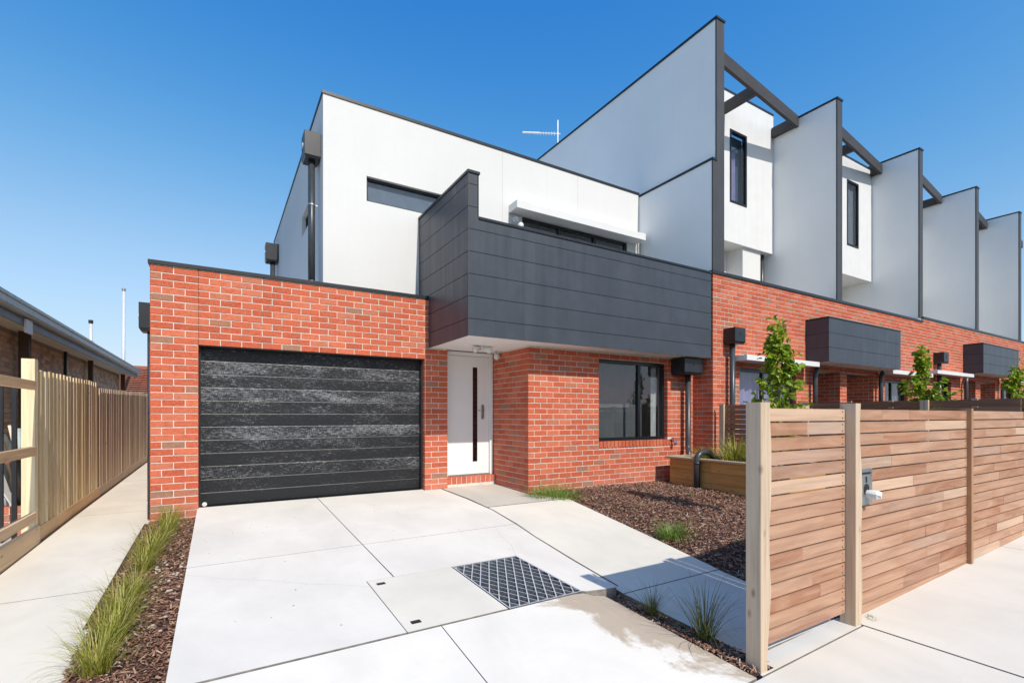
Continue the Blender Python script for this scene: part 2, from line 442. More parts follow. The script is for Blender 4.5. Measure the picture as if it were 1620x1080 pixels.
def layout(u0, u1, v0, v1, holes=(), phase=0, course=CO, stagger0=0):
    """running bond pieces (ua, ub, v, row) over a rectangle less its holes"""
    out = []; row = 0; v = v0
    while v < v1 - .02:
        off = ((row + stagger0) % 2) * (BL + JT) / 2 + phase
        u = u0 - (BL + JT) + off - ((off // (BL + JT)) * (BL + JT) if off > BL + JT else 0)
        while u < u1:
            segs = [(max(u, u0), min(u + BL, u1))]
            for (ha, hb, va, vb) in holes:
                if v + .045 > va and v + .03 < vb:
                    ns = []
                    for a, b in segs:
                        if b <= ha or a >= hb: ns.append((a, b))
                        else:
                            if a < ha - .02: ns.append((a, ha))
                            if b > hb + .02: ns.append((hb, b))
                    segs = ns
            for a, b in segs:
                if b > a: out.append([a, b, v, row])
            u += BL + JT
        edges = [u0, u1] + [e for (ha, hb, va, vb) in holes if v + .045 > va and v + .03 < vb for e in (ha, hb) if u0 < e < u1]
        rw = [q for q in out if q[3] == row and q[1] - q[0] > .05]
        out = [q for q in out if q[3] != row]
        for q in rw:
            for e in edges:
                if 0 < q[0] - e < .065: q[0] = e
                if 0 < e - q[1] < .065: q[1] = e
        out += rw
        v += course; row += 1
    return out
def add_brick_stuff(b, L, D, T):
    s = brick_mesh(L, D); i = len(b.v)
    b.v += [tuple(T @ Vector(p)) for p in s.v]; b.f += [tuple(i + k for k in q) for q in s.f]; b.m += s.m
# ================================================================== SETTING: ground, road, paths
def zd(y): return -.035 * (7.3 - y)                       # driveway falls to the street
def zpath(y): return zd(y) - .015 * max(0, 5.8 - y)
def zfoot(x): return -.27 + .025 * (max(-6, min(x, 14)) - 2.63)
def path_right(y):
    P = [(1.7, 3.70), (2.8, 3.86), (3.75, 4.07), (5.78, 4.46), (6.3, 4.10), (9, 4.1)]
    for (ya, xa), (yb, xb) in zip(P, P[1:]):
        if y <= yb: return xa + (xb - xa) * (y - ya) / (yb - ya)
    return 4.1
def zmulch(x, y):
    hi = -.03 * (6.3 - y) - .015 + .012 * math.sin(x * 3.1) * math.sin(y * 2.7)
    k = max(0., min(1., (x - path_right(y)) / .7)); k = k * k * (3 - 2 * k)
    return (zpath(y) - .022) * (1 - k) + hi * k
def zbed(y): return -.105 - .03 * (7.3 - y)
def zside(y): return -.150 + .011 * (y - 7.3) if y > 7.3 else -.150 - .022 * (7.3 - y)

g = MB(); S = 1500
xs = [-S, -60, -8, 16, 60, S]
g.quad((-S, -S, -.62), (S, -S, -.62), (S, S, -.62), (-S, S, -.62))
g.build('ground', 'verge', kind='structure')

def slab(name, pts, zf, th, m, parent=None, kind=None, nx=1):
    """a concrete slab with its own edges: loop of (x, y), top height zf(x, y)"""
    b = MB(); n = len(pts)
    top = [(x, y, zf(x, y)) for x, y in pts]; bot = [(x, y, zf(x, y) - th) for x, y in pts]
    e = .002
    cx = sum(p[0] for p in pts) / n; cy = sum(p[1] for p in pts) / n
    ins = []
    for x, y in pts:
        d = Vector((cx - x, cy - y)); d.normalize(); xi, yi = x + d.x * e, y + d.y * e
        ins.append((xi, yi, zf(xi, yi) + .0))
    mid = [(x, y, zf(x, y) - e) for x, y in pts]
    b.v = ins + mid + bot
    b.f.append(tuple(range(n)))
    for k in range(n):
        k2 = (k + 1) % n
        b.f.append((n + k, n + k2, k2, k)); b.f.append((2 * n + k, 2 * n + k2, n + k2, n + k))
    b.m = [0] + [1] * (len(b.f) - 1)
    o = b.build(name, [m, 'joint_dirt'], parent)
    if kind: o['kind'] = kind
    return o
# driveway of four big slabs with saw cuts, a service pit in it
drive = thing('driveway', (1.2, 4.5, -.1), None, None); tag(drive, kind='structure')
fz = lambda x, y: zd(y)
G = .003
curve = [(3.08, 7.29), (3.11, 6.4), (3.09, 5.6), (2.99, 4.9), (2.88, 4.3), (2.76, 3.5), (2.665, 2.82)]
def cut(xa, xb, ya, yb): return [(xa, ya), (xb, ya), (xb, yb), (xa, yb)]
PX0, PX1, GX1, PY0, PY1 = 1.0, 1.73, 2.37, 2.90, 3.86     # pit cover and grate rectangle
XL, XJ = -.225, 1.215
slab('slab', cut(XL, XJ - G, 4.86 + G, 7.40), fz, .14, 'concrete', drive)
slab('slab', [(XL, PY0 + G), (PX0 - G, PY0 + G), (PX0 - G, PY1 + G), (XJ - G, PY1 + G), (XJ - G, 4.86 - G), (XL, 4.86 - G)], fz, .14, 'concrete', drive)
slab('slab', [(XJ + G, 4.86 + G)] + [(2.985, 4.86 + G), (3.08, 5.6), (3.10, 6.4), (3.07, 7.29), (2.79, 7.29), (2.79, 7.40), (XJ + G, 7.40)], fz, .14, 'concrete', drive)
slab('slab', [(XJ + G, PY1 + G), (GX1 + G, PY1 + G), (GX1 + G, PY0 + G), (2.40, PY0 - .02), (2.655, 2.83), (2.75, 3.5), (2.87, 4.3), (2.975, 4.86 - G), (XJ + G, 4.86 - G)], fz, .14, 'concrete', drive)
def zfront(x, y):
    k = max(0., min(1., (2.88 - y) / 1.27))
    a = zd(2.88) - .055 * max(0., min(1., (x - 2.34) / .16))
    return a * (1 - k) + zfoot(x) * k
def grid_slab(name, x0, x1, y0, y1, zf, th, m, parent, n=14):
    b = MB(); mm = n
    for j in range(mm + 1):
        for i in range(n + 1):
            x = x0 + (x1 - x0) * i / n; y = y0 + (y1 - y0) * j / mm; b.v.append((x, y, zf(x, y)))
    for j in range(mm):
        for i in range(n):
            a = j * (n + 1) + i; b.f.append((a, a + 1, a + n + 2, a + n + 1))
    ring = [i for i in range(n + 1)] + [j * (n + 1) + n for j in range(1, mm + 1)] + [mm * (n + 1) + i for i in range(n - 1, -1, -1)] + [j * (n + 1) for j in range(mm - 1, 0, -1)]
    c0 = len(b.v)
    for r in ring: x, y, z = b.v[r]; b.v.append((x, y, z - th))
    L = len(ring)
    for k in range(L): b.f.append((ring[(k + 1) % L], ring[k], c0 + k, c0 + (k + 1) % L))
    b.m = [0] * (n * mm) + [1] * (len(b.f) - n * mm)
    return b.build(name, [m, 'joint_dirt'], parent, smooth=False)
grid_slab('slab', XL, XJ - G, 1.61, PY0 - .02, zfront, .14, 'concrete', drive)
grid_slab('slab', XJ + G, 2.555, 1.61, PY0 - .02, zfront, .14, 'concrete_stained', drive)
# hairline shrinkage cracks
for pts_ in ([(-.22, 4.68), (.05, 4.44), (.33, 4.25), (.60, 4.02), (.82, 3.88), (.995, 3.74)], [(2.37, 3.86), (2.52, 4.2), (2.58, 4.5), (2.70, 4.84)]):
    b = MB()
    for (xa_, ya_), (xb_, yb_) in zip(pts_, pts_[1:]):
        d_ = Vector((xb_ - xa_, yb_ - ya_)).normalized() * .0016; i = len(b.v)
        b.v += [(xa_ - d_.y, ya_ + d_.x, zd(ya_) + .0006), (xa_ + d_.y, ya_ - d_.x, zd(ya_) + .0006), (xb_ + d_.y, yb_ - d_.x, zd(yb_) + .0006), (xb_ - d_.y, yb_ + d_.x, zd(yb_) + .0006)]
        b.f.append((i, i + 1, i + 2, i + 3)); b.m.append(0)
    b.build('hairline_crack', 'joint_grey', drive)
# sub-base that shows dark in the joints
MB().prism([(XL + .01, 1.63, -.36), (2.54, 1.63, -.33), (2.54, PY0, -.24), (XL + .01, PY0, -.24)], .02).build('sub_base', 'soil', drive)
MB().prism([(XL + .01, PY1 + .03, -.20), (2.6, PY1 + .03, -.20), (3.0, 7.2, -.08), (XL + .01, 7.2, -.08)], .02).build('sub_base', 'soil', drive)
MB().prism([(XL + .01, PY0 + .02, -.23), (PX0 - .02, PY0 + .02, -.23), (PX0 - .02, PY1 + .03, -.20), (XL + .01, PY1 + .03, -.20)], .02).build('sub_base', 'soil', drive)

# path from the gate to the front door: three slabs
path = thing('front_path', (3.4, 4, -.12), None, None); tag(path, kind='structure')
fp = lambda x, y: zpath(y)
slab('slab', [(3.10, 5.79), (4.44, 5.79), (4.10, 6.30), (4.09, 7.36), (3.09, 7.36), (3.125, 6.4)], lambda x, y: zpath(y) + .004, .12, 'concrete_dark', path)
slab('slab', [(2.70, 2.80), (3.86, 2.80), (4.07, 3.75), (4.46, 5.775), (3.11, 5.775), (3.09, 5.6), (3.0, 4.9), (2.89, 4.3), (2.775, 3.5)], fp, .12, 'concrete_warm', path)
slab('slab', [(2.725, 1.76), (3.705, 1.76), (3.85, 2.79), (2.70, 2.79)], fp, .12, 'concrete_warm', path)
mid = [(3.082, 7.30), (3.113, 6.4), (3.087, 5.6), (2.99, 4.88), (2.881, 4.3), (2.764, 3.5), (2.684, 2.84)]
b = MB()
for k_, (xa_, ya_) in enumerate(mid):
    w_ = .008 + .002 * (k_ % 2); b.v += [(xa_ - w_, ya_, zd(ya_) + .002), (xa_ + w_, ya_, zd(ya_) + .002)]
for k_ in range(len(mid) - 1): b.f.append((2 * k_, 2 * k_ + 2, 2 * k_ + 3, 2 * k_ + 1)); b.m.append(0)
b.build('expansion_joint', 'joint_black', path)
# footpath along the street
foot = thing('footpath', (6, .6, -.2), None, None); tag(foot, kind='structure')
ff = lambda x, y: zfoot(x)
slab('slab', [(2.60, 1.605), (3.74, 1.605), (3.74, 1.755), (2.735, 1.755), (2.735, 1.62), (2.60, 1.62)], ff, .12, 'footpath_concrete', foot)
for a, b_ in ((-6, -3.2), (-3.2, -.6), (-.6, 1.215), (1.215, 3.745), (3.755, 6.9), (6.9, 10), (10, 14)):
    slab('slab', [(a + G, -.6), (b_ - G, -.6), (b_ - G, 1.595 if b_ < 3.75 else 1.71), (a + G, 1.595 if b_ < 3.75 else 1.71)], ff, .12, 'footpath_concrete', foot)
# side path on the left boundary
side = thing('side_path', (-1.15, 6, -.15), None, None); tag(side, kind='structure')
fs = lambda x, y: zside(y)
ys = [1.61, 5.0, 8.4, 12.0, 19.0]
for a, b_ in zip(ys, ys[1:]):
    slab('slab', [(-1.60, a + .004), (-.72 if a > 3 else -.66, a + .004), (-.72, b_ - .004), (-1.60, b_ - .004)], fs, .12, 'concrete_warm', side)
MB().box(-S, S, -9.0, -2.6, -.60, -.57).build('road', 'asphalt', kind='structure')
k = MB()
k.box(-60, 60, -2.6, -2.45, -.60, -.45); k.build('kerb', 'footpath_concrete', kind='structure')
MB().box(-60, 60, -2.45, -.61, -.60, -.42).build('verge', 'verge', kind='structure')
# planting beds: soil sheets under the bark
def sheet(name, pts_fn, x0, x1, y0, y1, n, m, kind):
    b = MB()
    for j in range(n + 1):
        for i in range(n + 1):
            x = x0 + (x1 - x0) * i / n; y = y0 + (y1 - y0) * j / n; b.v.append((x, y, pts_fn(x, y)))
    for j in range(n):
        for i in range(n):
            a = j * (n + 1) + i; b.f.append((a, a + 1, a + n + 2, a + n + 1)); b.m.append(0)
    return b.build(name, m, kind=kind, smooth=True)

sheet('side_bed', lambda x, y: zbed(y) - .02, -.76, -.20, 1.61, 7.31, 14, 'mulch_base', 'structure')
MB().box(-40, -1.69, -.6, 60, -.5, -.24).build('neighbour_yard', 'concrete_dark', kind='structure')  # paving made paler to bounce light onto the bungalow wall
MB().box(-1.68, 60, 7.5, 60, -.58, -.26).build('rear_yard', 'soil', kind='structure')
MB().box(12.6, 60, 1.74, 7.5, -.58, -.06).build('far_gardens', 'mulch_base', kind='structure')

# service pit: concrete cover and galvanised diamond grate
pit = thing('pit_cover', (1.36, 3.37, zd(3.37)), 'square pale concrete pit lid with two dark lifting slots, beside the steel grate', 'pit lid')
slab('lid', cut(PX0, PX1 - .012, PY0, PY1), lambda x, y: zd(y) + .001, .06, 'concrete_warm', pit)
for (hx, hy) in ((1.05, 3.74), (1.06, 2.99)):
    MB().prism([(hx, hy, zd(hy) - .03), (hx + .065, hy, zd(hy) - .03), (hx + .065, hy + .045, zd(hy) - .03), (hx, hy + .045, zd(hy) - .03)], .0335).build('lifting_slot', 'pit_dark', pit)
gr = thing('drain_grate', (2.05, 3.37, zd(3.37)), 'galvanised diamond pattern drain grate set into the driveway', 'grate')
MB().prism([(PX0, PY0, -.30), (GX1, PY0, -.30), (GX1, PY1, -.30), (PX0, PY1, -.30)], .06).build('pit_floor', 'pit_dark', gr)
fr = MB()
def gbar(b, p, q, th=.005, dp=.032):
    d = Vector((q[0] - p[0], q[1] - p[1])); d.normalize(); nx, ny = -d.y * th / 2, d.x * th / 2
    z0, z1 = zd(p[1]), zd(q[1])
    b.v += [(p[0] + nx, p[1] + ny, z0 - dp), (p[0] - nx, p[1] - ny, z0 - dp), (q[0] - nx, q[1] - ny, z1 - dp), (q[0] + nx, q[1] + ny, z1 - dp),
            (p[0] + nx, p[1] + ny, z0), (p[0] - nx, p[1] - ny, z0), (q[0] - nx, q[1] - ny, z1), (q[0] + nx, q[1] + ny, z1)]
    i = len(b.v) - 8
    for qd in ((0, 1, 2, 3), (4, 7, 6, 5), (0, 4, 5, 1), (1, 5, 6, 2), (2, 6, 7, 3), (3, 7, 4, 0)):
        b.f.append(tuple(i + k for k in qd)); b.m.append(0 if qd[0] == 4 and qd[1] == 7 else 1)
for p, q in (((PX1 + .006, PY0 + .006), (GX1 - .006, PY0 + .006)), ((PX1 + .006, PY1 - .006), (GX1 - .006, PY1 - .006)), ((PX1 + .004, PY0), (PX1 + .004, PY1)), ((GX1 - .004, PY0), (GX1 - .004, PY1))):
    gbar(fr, p, q, .010, .04)
fr.build('frame', ['galvanised', 'zinc_side_shade'], gr)
ax0, ax1, ay0, ay1 = PX1 + .01, GX1 - .01, PY0 + .012, PY1 - .012
cw, ch_ = .080, .150
for sgn in (1, -1):
    k_ = -20
    while k_ < 40:
        # line x = x0 + sgn*(cw/ch)*(y-ay0)
        x0_ = ax0 + k_ * cw; slope = sgn * cw / ch_
        yl, yh = ay0, ay1
        ya = ay0 + (ax0 - x0_) / slope; yb = ay0 + (ax1 - x0_) / slope
        lo, hi = max(yl, min(ya, yb)), min(yh, max(ya, yb))
        if hi - lo > .03:
            b = MB(); gbar(b, (x0_ + slope * (lo - ay0), lo), (x0_ + slope * (hi - ay0), hi),   .0085 if sgn > 0 else .0065, .030 if sgn > 0 else .026)
            b.build('bar', ['galvanised', 'zinc_side_shade'], gr)
        k_ += 1
# ================================================================== END TOWNHOUSE (garage, entry, balcony)
H1 = thing('end_townhouse', (3.5, 9.0, 0), 'two storey end townhouse with red brick garage, white rendered upper box and dark clad balcony', 'house')
Y0 = 7.30
# --- garage wall: mortar body with the bricks proud of it
ZB = -.166
mo = MB(); dpt = .006
mo.box(-.705 + dpt, -.216, Y0 + dpt, Y0 + .24, ZB, 3.016)                 # left pier
mo.box(-.216, 2.80, Y0 + dpt, Y0 + .24, 2.074, 3.016)                     # over the door
mo.box(2.80, 3.179, Y0 + dpt, Y0 + .24, ZB, 2.95)                        # right pier
mo.box(-.705 + dpt, -.47, Y0 + .24, 17.0, ZB, 3.016)                      # side wall
gw = mo.build('garage_brick_wall', 'mortar', H1)
cands = []
GD = (-.21, 2.796, -1, 2.07)
for (a, b_, v, r) in layout(-.705, -.2115, ZB, 3.016): cands.append((a, b_, v, r, Y0, 0, gw))
for (a, b_, v, r) in layout(-.2085, 3.184, ZB, 3.016, [GD, (2.862, 9, 2.24, 9)], phase=.0): cands.append((a, b_, v, r, Y0, 0, gw))
MB().box(-.2113, -.2087, Y0 + .002, Y0 + .05, 2.07, 3.016).build('control_joint', 'soil', gw)
# --- entry return and front room wall
P1 = 6.31
mo = MB()
mo.box(4.1 + dpt, 5.525, P1 + dpt, P1 + .24, -.1, 2.262)
mo.box(5.525, 7.215, P1 + dpt, P1 + .24, -.1, .73); mo.box(5.525, 7.215, P1 + dpt, P1 + .24, 2.15, 2.262)
mo.box(7.215, 7.94, P1 + dpt, P1 + .24, -.1, 2.262)
mo.box(4.1 + dpt, 4.34, P1 + .24, 7.62, -.1, 2.262)
fw = mo.build('front_room_brick_wall', 'mortar', H1)
holes = [(5.53, 7.21, .74, 2.145), (5.53, 7.33, .62, .735)]
for (a, b_, v, r) in layout(4.10, 7.93, -.08, 2.262, holes): cands.append((a, b_, v, r, P1, 0, fw))
def ret_layout(u0, u1, v0, v1):
    return [q for q in layout(u0, u1, v0, v1) if not (q[3] % 2 and q[0] < u0 + .05)]
rets = ret_layout(P1 + .12, 7.55, -.08, 2.262)
# nearest 300 bricks are objects, the rest joined work
def px_size(c):
    t = .5165 * (c[0] + c[1]) / 2 + .8563 * c[4]
    return t
cands.sort(key=lambda c: px_size(c))
rest = {gw: MB(), fw: MB()}
def depth_for(c):   # half bricks at the left corner turn the corner as stretchers
    return .23 if (c[1] - c[0] < .14 and abs(c[0] - 4.10) < .01) else .11
for i, c in enumerate(cands):
    a, b_, v, r, y, _, w = c
    L = b_ - a; jit = R.uniform(-.0015, .0015)
    if i < 300:
        me, L0 = get_brick(L, depth_for(c), 'brick')
        inst('brick', me, w, (a, y + jit, v + R.uniform(-.001, .001)), (L / L0, 1, 1), R.uniform(-.004, .004))
    else:
        add_brick_stuff(rest[w], L, depth_for(c), Matrix.Translation((a, y + jit, v)))
TX = Matrix(((0, 1, 0, 0), (-1, 0, 0, 0), (0, 0, 1, 0), (0, 0, 0, 1)))       # a -Y face turned to face -X
for (a, b_, v, r) in rets:
    add_brick_stuff(rest[fw], b_ - a, .11, Matrix.Translation((4.10, b_, v)) @ TX)
for (a, b_, v, r) in layout(Y0 + .25, 17.0, ZB, 3.016, phase=.06):
    add_brick_stuff(rest[gw], b_ - a, .11, Matrix.Translation((-.705, b_, v)) @ TX)
# rowlock sills: bricks on edge
def rowlock(b, x0, x1, y, z0, z1, dep=.14):
    n = max(1, round((x1 - x0) / .086)); w = (x1 - x0) / n
    for i in range(n):
        s = brick_mesh(w - .010, dep, z1 - z0); k = len(b.v); T = Matrix.Translation((x0 + i * w + .005, y + R.uniform(-.001, .001), z0))
        b.v += [tuple(T @ Vector(p)) for p in s.v]; b.f += [tuple(k + q for q in f) for f in s.f]; b.m += s.m
rowlock(rest[fw], 5.53, 7.33, P1 - .012, .625, .738)
rest[gw].build('brickwork', 'brick', gw, kind='stuff'); rest[fw].build('brickwork', 'brick', fw, kind='stuff')
b = MB(); rowlock(b, 3.19, 4.085, 7.345, .052, .168, .12); ds = b.build('door_step', 'brick', H1)
box('mortar_bed', 'mortar', ds, 3.186, 4.09, 7.352, 7.48, -.05, .163)
# black flashing on top of the garage wall
b = MB(); b.box(-.725, 2.875, Y0 - .02, Y0 + .27, 3.018, 3.064); b.box(-.725, -.44, Y0 + .27, 17, 3.018, 3.064); b.build('parapet_flashing', 'black_metal', H1)
# --- garage door: 12 embossed planks
gd = MB().box(-.23, 2.82, Y0 + .20, Y0 + .225, 0, 2.09).build('garage_door', 'black_metal', H1)
nP = 12
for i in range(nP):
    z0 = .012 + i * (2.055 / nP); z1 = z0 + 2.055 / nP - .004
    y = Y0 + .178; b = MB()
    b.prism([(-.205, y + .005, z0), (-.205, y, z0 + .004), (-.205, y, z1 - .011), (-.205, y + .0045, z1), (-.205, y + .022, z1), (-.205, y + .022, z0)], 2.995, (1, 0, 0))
    wv = (.15, .45, .75, .40, .65, 1.05, .50, .72, 1.1, .68, .95, .5)[i]  # strength of the painted glints, plank by plank
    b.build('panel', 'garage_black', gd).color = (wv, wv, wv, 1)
b = MB(); b.box(-.212, 2.80, Y0 + .19, Y0 + .20, 0, .012); b.build('bottom_seal', 'black_metal', gd)
b = MB(); b.tube([(-.15, Y0 + .17, .03), (-.15, Y0 + .178, .03)], .028, 12); o = b.build('white_badge', 'white_paint', gd); 
b = MB(); b.box(-.209, 2.795, Y0 + .014, Y0 + .20, 2.058, 2.068); b.build('garage_lintel', 'black_metal', H1)
b = MB()
b.box(2.770, 2.795, Y0 + .10, Y0 + .20, -.01, 2.058); b.build('garage_door_jamb', 'black_metal', H1)
box('garage_door_jamb', 'black_metal', H1, -.207, -.19, Y0 + .10, Y0 + .177, -.01, 2.058)
box('garage_interior', 'pit_dark', H1, -.40, 2.78, Y0 + .3, Y0 + .6, 0, 2.9)
# --- front door
YD = 7.42
b = MB(); b.box(3.186, 3.245, YD, YD + .12, .168, 2.245); b.box(4.03, 4.088, YD, YD + .12, .168, 2.245); b.box(3.245, 4.03, YD, YD + .12, 2.185, 2.245)
df = b.build('door_frame', 'door_white', H1, bevel=.003)
o = box('threshold', 'steel', df, 3.245, 4.03, YD - .01, YD + .11, .168, .185)
dr = box('front_door', 'door_white', H1, 3.25, 4.025, YD + .035, YD + .08, .19, 2.18, bevel=.002)
box('slot_window', 'frame_black', dr, 3.715, 3.80, YD + .029, YD + .04, .40, 2.00)
box('slot_glass', 'dark_glass', dr, 3.725, 3.79, YD + .026, YD + .0285, .41, 1.99)
h = MB(); h.box(3.875, 3.925, YD + .018, YD + .036, 1.12, 1.36); hp = h.build('handle_plate', 'steel', dr, bevel=.003)
h = MB(); h.tube([(3.90, YD + .02, 1.27), (3.90, YD - .03, 1.27), (3.885, YD - .038, 1.27), (3.79, YD - .038, 1.268)], .010, 8); h.build('lever', 'steel', hp, smooth=True)
box('door_wall_behind', 'room_wall', H1, 3.0, 4.3, YD + .2, YD + .3, 0, 2.2)
# --- front room window
def window(parent, x0, x1, z0, z1, y, fr=.045, mulls=(), glass='glass', deep=.07, fm='frame_black', label=None):
    b = MB()
    b.box(x0, x1, y, y + deep, z0, z0 + fr); b.box(x0, x1, y, y + deep, z1 - fr, z1)
    b.box(x0, x0 + fr, y, y + deep, z0 + fr, z1 - fr); b.box(x1 - fr, x1, y, y + deep, z0 + fr, z1 - fr)
    for mx in mulls: b.box(mx - fr * .6, mx + fr * .6, y, y + deep, z0 + fr, z1 - fr)
    w = b.build('window', fm, parent)
    e = [x0 + fr] + [q for mx in mulls for q in (mx - fr * .6, mx + fr * .6)] + [x1 - fr]
    for i in range(0, len(e), 2):
        box('pane', glass, w, e[i], e[i + 1], y + .030 + .012 * (i % 4 > 1), y + .036 + .012 * (i % 4 > 1), z0 + fr, z1 - fr)
    return w
w1 = window(H1, 5.535, 7.205, .745, 2.14, P1 + .085, .05, (6.56,))
box('sill', 'frame_black', w1, 5.535, 7.205, P1 + .03, P1 + .084, .740, .752)
b = MB()   # room behind the glass
b.quad((4.4, 9.6, -.0), (7.9, 9.6, 0), (7.9, 9.6, 2.4), (4.4, 9.6, 2.4)); b.quad((4.42, 6.6, 0), (4.42, 9.6, 0), (4.42, 9.6, 2.4), (4.42, 6.6, 2.4))
b.quad((7.88, 6.6, 0), (7.88, 6.6, 2.4), (7.88, 9.6, 2.4), (7.88, 9.6, 0)); b.quad((4.4, 6.56, 2.39), (7.9, 6.56, 2.39), (7.9, 9.6, 2.39), (4.4, 9.6, 2.39))
b.quad((4.4, 6.56, .02), (4.4, 9.6, .02), (7.9, 9.6, .02), (7.9, 6.56, .02)); b.build('front_room', 'room_wall', H1)
def curtain(parent, x0, x1, y, z0, z1, m='curtain', amp=.02, n=40, name='curtain'):
    b = MB()
    for i in range(n):
        xa, xb = x0 + (x1 - x0) * i / n, x0 + (x1 - x0) * (i + 1) / n
        ya, yb = y + amp * math.sin(i * 1.3), y + amp * math.sin((i + 1) * 1.3)
        b.quad((xa, ya, z0), (xb, yb, z0), (xb, yb, z1), (xa, ya, z1))
    return b.build(name, m, parent)
curtain(w1, 5.6, 7.0, P1 + .45, .76, 2.12, 'pane_reflection_grey', .004, 30, 'pane_reflection_sheet')  # sheet added behind the pane to imitate its pale reflection
curtain(w1, 7.02, 7.16, P1 + .24, .76, 2.1, 'blind', .012, 10)
# --- balcony: L-shaped front of dark metal boards, seven rows
bal = MB()
bal.box(2.875, 7.87, 5.885, 6.00, 2.275, 3.80); bal.box(2.875, 2.99, 6.00, 7.735, 2.275, 4.40); bal.box(2.875, 3.00, 5.885, 6.0, 3.80, 4.40)
bal.box(2.99, 7.93, 6.00, 7.735, 2.275, 2.50)
bl = bal.build('balcony', 'dark_trim', H1)
rows = [2.250, 2.48, 2.78, 3.08, 3.38, 3.68, 3.98, 4.28, 4.425]
gp = .004
joints = [4.15, 6.05, 4.9, 3.9, 5.6]
for i in range(8):
    z0, z1 = rows[i] + (gp if i else 0), rows[i + 1] - gp
    if i < 5:
        box('cladding_board', 'dark_cladding', bl, 2.862, 7.882, 5.870, 5.884, z0, z1)
    elif i == 5:
        y = 5.870
        MB().prism([(2.862, y, z0), (7.882, y, z0), (7.882, y, 3.826), (3.013, y, 3.826), (3.013, y, z1), (2.862, y, z1)], .014, (0, 1, 0)).build('cladding_board', 'dark_cladding', bl)
    else:
        box('cladding_board', 'dark_cladding', bl, 2.862, 3.013, 5.870, 5.884, z0, z1)
    box('cladding_board', 'dark_cladding', bl, 2.860, 2.874, 5.886, 7.735, z0, z1)
box('corner_trim', 'dark_trim', bl, 2.856, 2.866, 5.866, 5.876, 2.25, 4.425)
b = MB(); b.box(3.016, 7.90, 5.855, 6.02, 3.828, 3.862); b.box(2.845, 3.03, 5.855, 6.02, 4.427, 4.462); b.box(2.845, 3.01, 6.02, 7.735, 4.427, 4.462); b.box(3.0, 3.016, 5.87, 6.02, 3.862, 4.427)
b.build('balcony_flashing', 'black_metal', bl)
b = MB(); b.box(2.876, 7.88, 5.885, 7.735, 2.262, 2.274); sf = b.build('soffit', 'soffit_white', H1)
# soffit light with two shades and a sensor spot
lx, ly = 3.52, 6.75
b = MB(); b.tube([(lx, ly, 2.262), (lx, ly, 2.215)], [.035, .05], 14)
lt = b.build('porch_light', 'white_paint', H1, smooth=True)
for s in (-1, 1):
    MB().tube([(lx + s * .02, ly, 2.235), (lx + s * .13, ly - .02, 2.20), (lx + s * .15, ly - .022, 2.19)], [.03, .055, .05], 12).build('shade', 'white_paint', lt, smooth=True)
MB().tube([(4.02, 7.2, 2.262), (4.02, 7.2, 2.20), (4.0, 7.14, 2.17), (3.99, 7.10, 2.155)], [.02, .02, .045, .05], 12).build('sensor_light', 'white_paint', H1, smooth=True)
box('garage_roof_bounce', 'bounce_deck_pale', H1, -.46, 1.345, Y0 + .26, 16.5, 2.82, 2.86)  # unseen deck added to bounce sun onto the white walls above
box('balcony_floor_bounce', 'bounce_deck_pale', bl, 2.995, 7.93, 6.005, 7.735, 2.502, 2.52)  # unseen pale layer added to bounce sun onto the wing wall
# --- upper white box
WX, WY, WT = 1.352, 7.74, 6.02
b = MB()
hole = (2.0, 3.30, 4.55, 4.945)
b.box(WX, 2.0, WY, WY + .2, 2.9, WT); b.box(2.0, 3.30, WY, WY + .2, 2.9, 4.55); b.box(2.0, 3.30, WY, WY + .2, 4.945, WT)
b.box(3.30, 4.89, WY, WY + .2, 2.45, WT); b.box(4.89, 7.58, WY, WY + .2, 4.915, WT); b.box(7.58, 7.936, WY, WY + .2, 2.45, WT)
uw = b.build('front_rendered_wall', 'white_render', H1)
b = MB()
b.box(WX, WX + .2, WY + .2, 8.95, 2.9, WT); b.box(WX, WX + .2, 8.95, 9.9, 2.9, 4.52); b.box(WX, WX + .2, 8.95, 9.9, 4.90, WT); b.box(WX, WX + .2, 9.9, 15.2, 2.9, WT)
b.build('side_rendered_wall', 'white_render', H1)
box('flat_roof', 'bounce_deck_pale', H1, WX + .2, 7.93, WY + .2, 15.2, 5.6, 5.7)  # unseen roof, made pale to bounce sun onto the party wall
b = MB(); b.box(WX - .015, 7.936, WY - .015, WY + .22, WT, WT + .045); b.box(WX - .015, WX + .22, WY + .22, 15.2, WT, WT + .045); b.build('roof_flashing', 'black_metal', H1)
w2 = window(H1, 2.002, 3.298, 4.552, 4.943, WY + .06, .035, (), 'glass')
box('blind', 'grey_blind', w2, 2.04, 3.26, WY + .12, WY + .125, 4.56, 4.94)
b = MB(); y0_, y1_ = 8.955, 9.895
b.box(WX + .07, WX + .13, y0_, y1_, 4.525, 4.56); b.box(WX + .07, WX + .13, y0_, y1_, 4.86, 4.895); b.box(WX + .07, WX + .13, y0_, y0_ + .035, 4.56, 4.86); b.box(WX + .07, WX + .13, y1_ - .035, y1_, 4.56, 4.86)
w3 = b.build('window', 'frame_black', H1); box('pane', 'dark_glass', w3, WX + .09, WX + .096, y0_ + .035, y1_ - .035, 4.56, 4.86)
box('blind', 'blind', w3, WX + .22, WX + .225, 8.9, 10, 4.5, 5)
w4 = window(H1, 4.892, 7.578, 2.52, 4.912, WY + .02, .055, (5.78, 6.68), 'glass')
curtain(w4, 4.9, 7.57, WY + .35, 2.55, 4.9, 'blind', .006, 30, 'roller_blind')
box('upper_room', 'room_wall', H1, 3.4, 7.9, 10.5, 10.6, 2.5, 5.0)
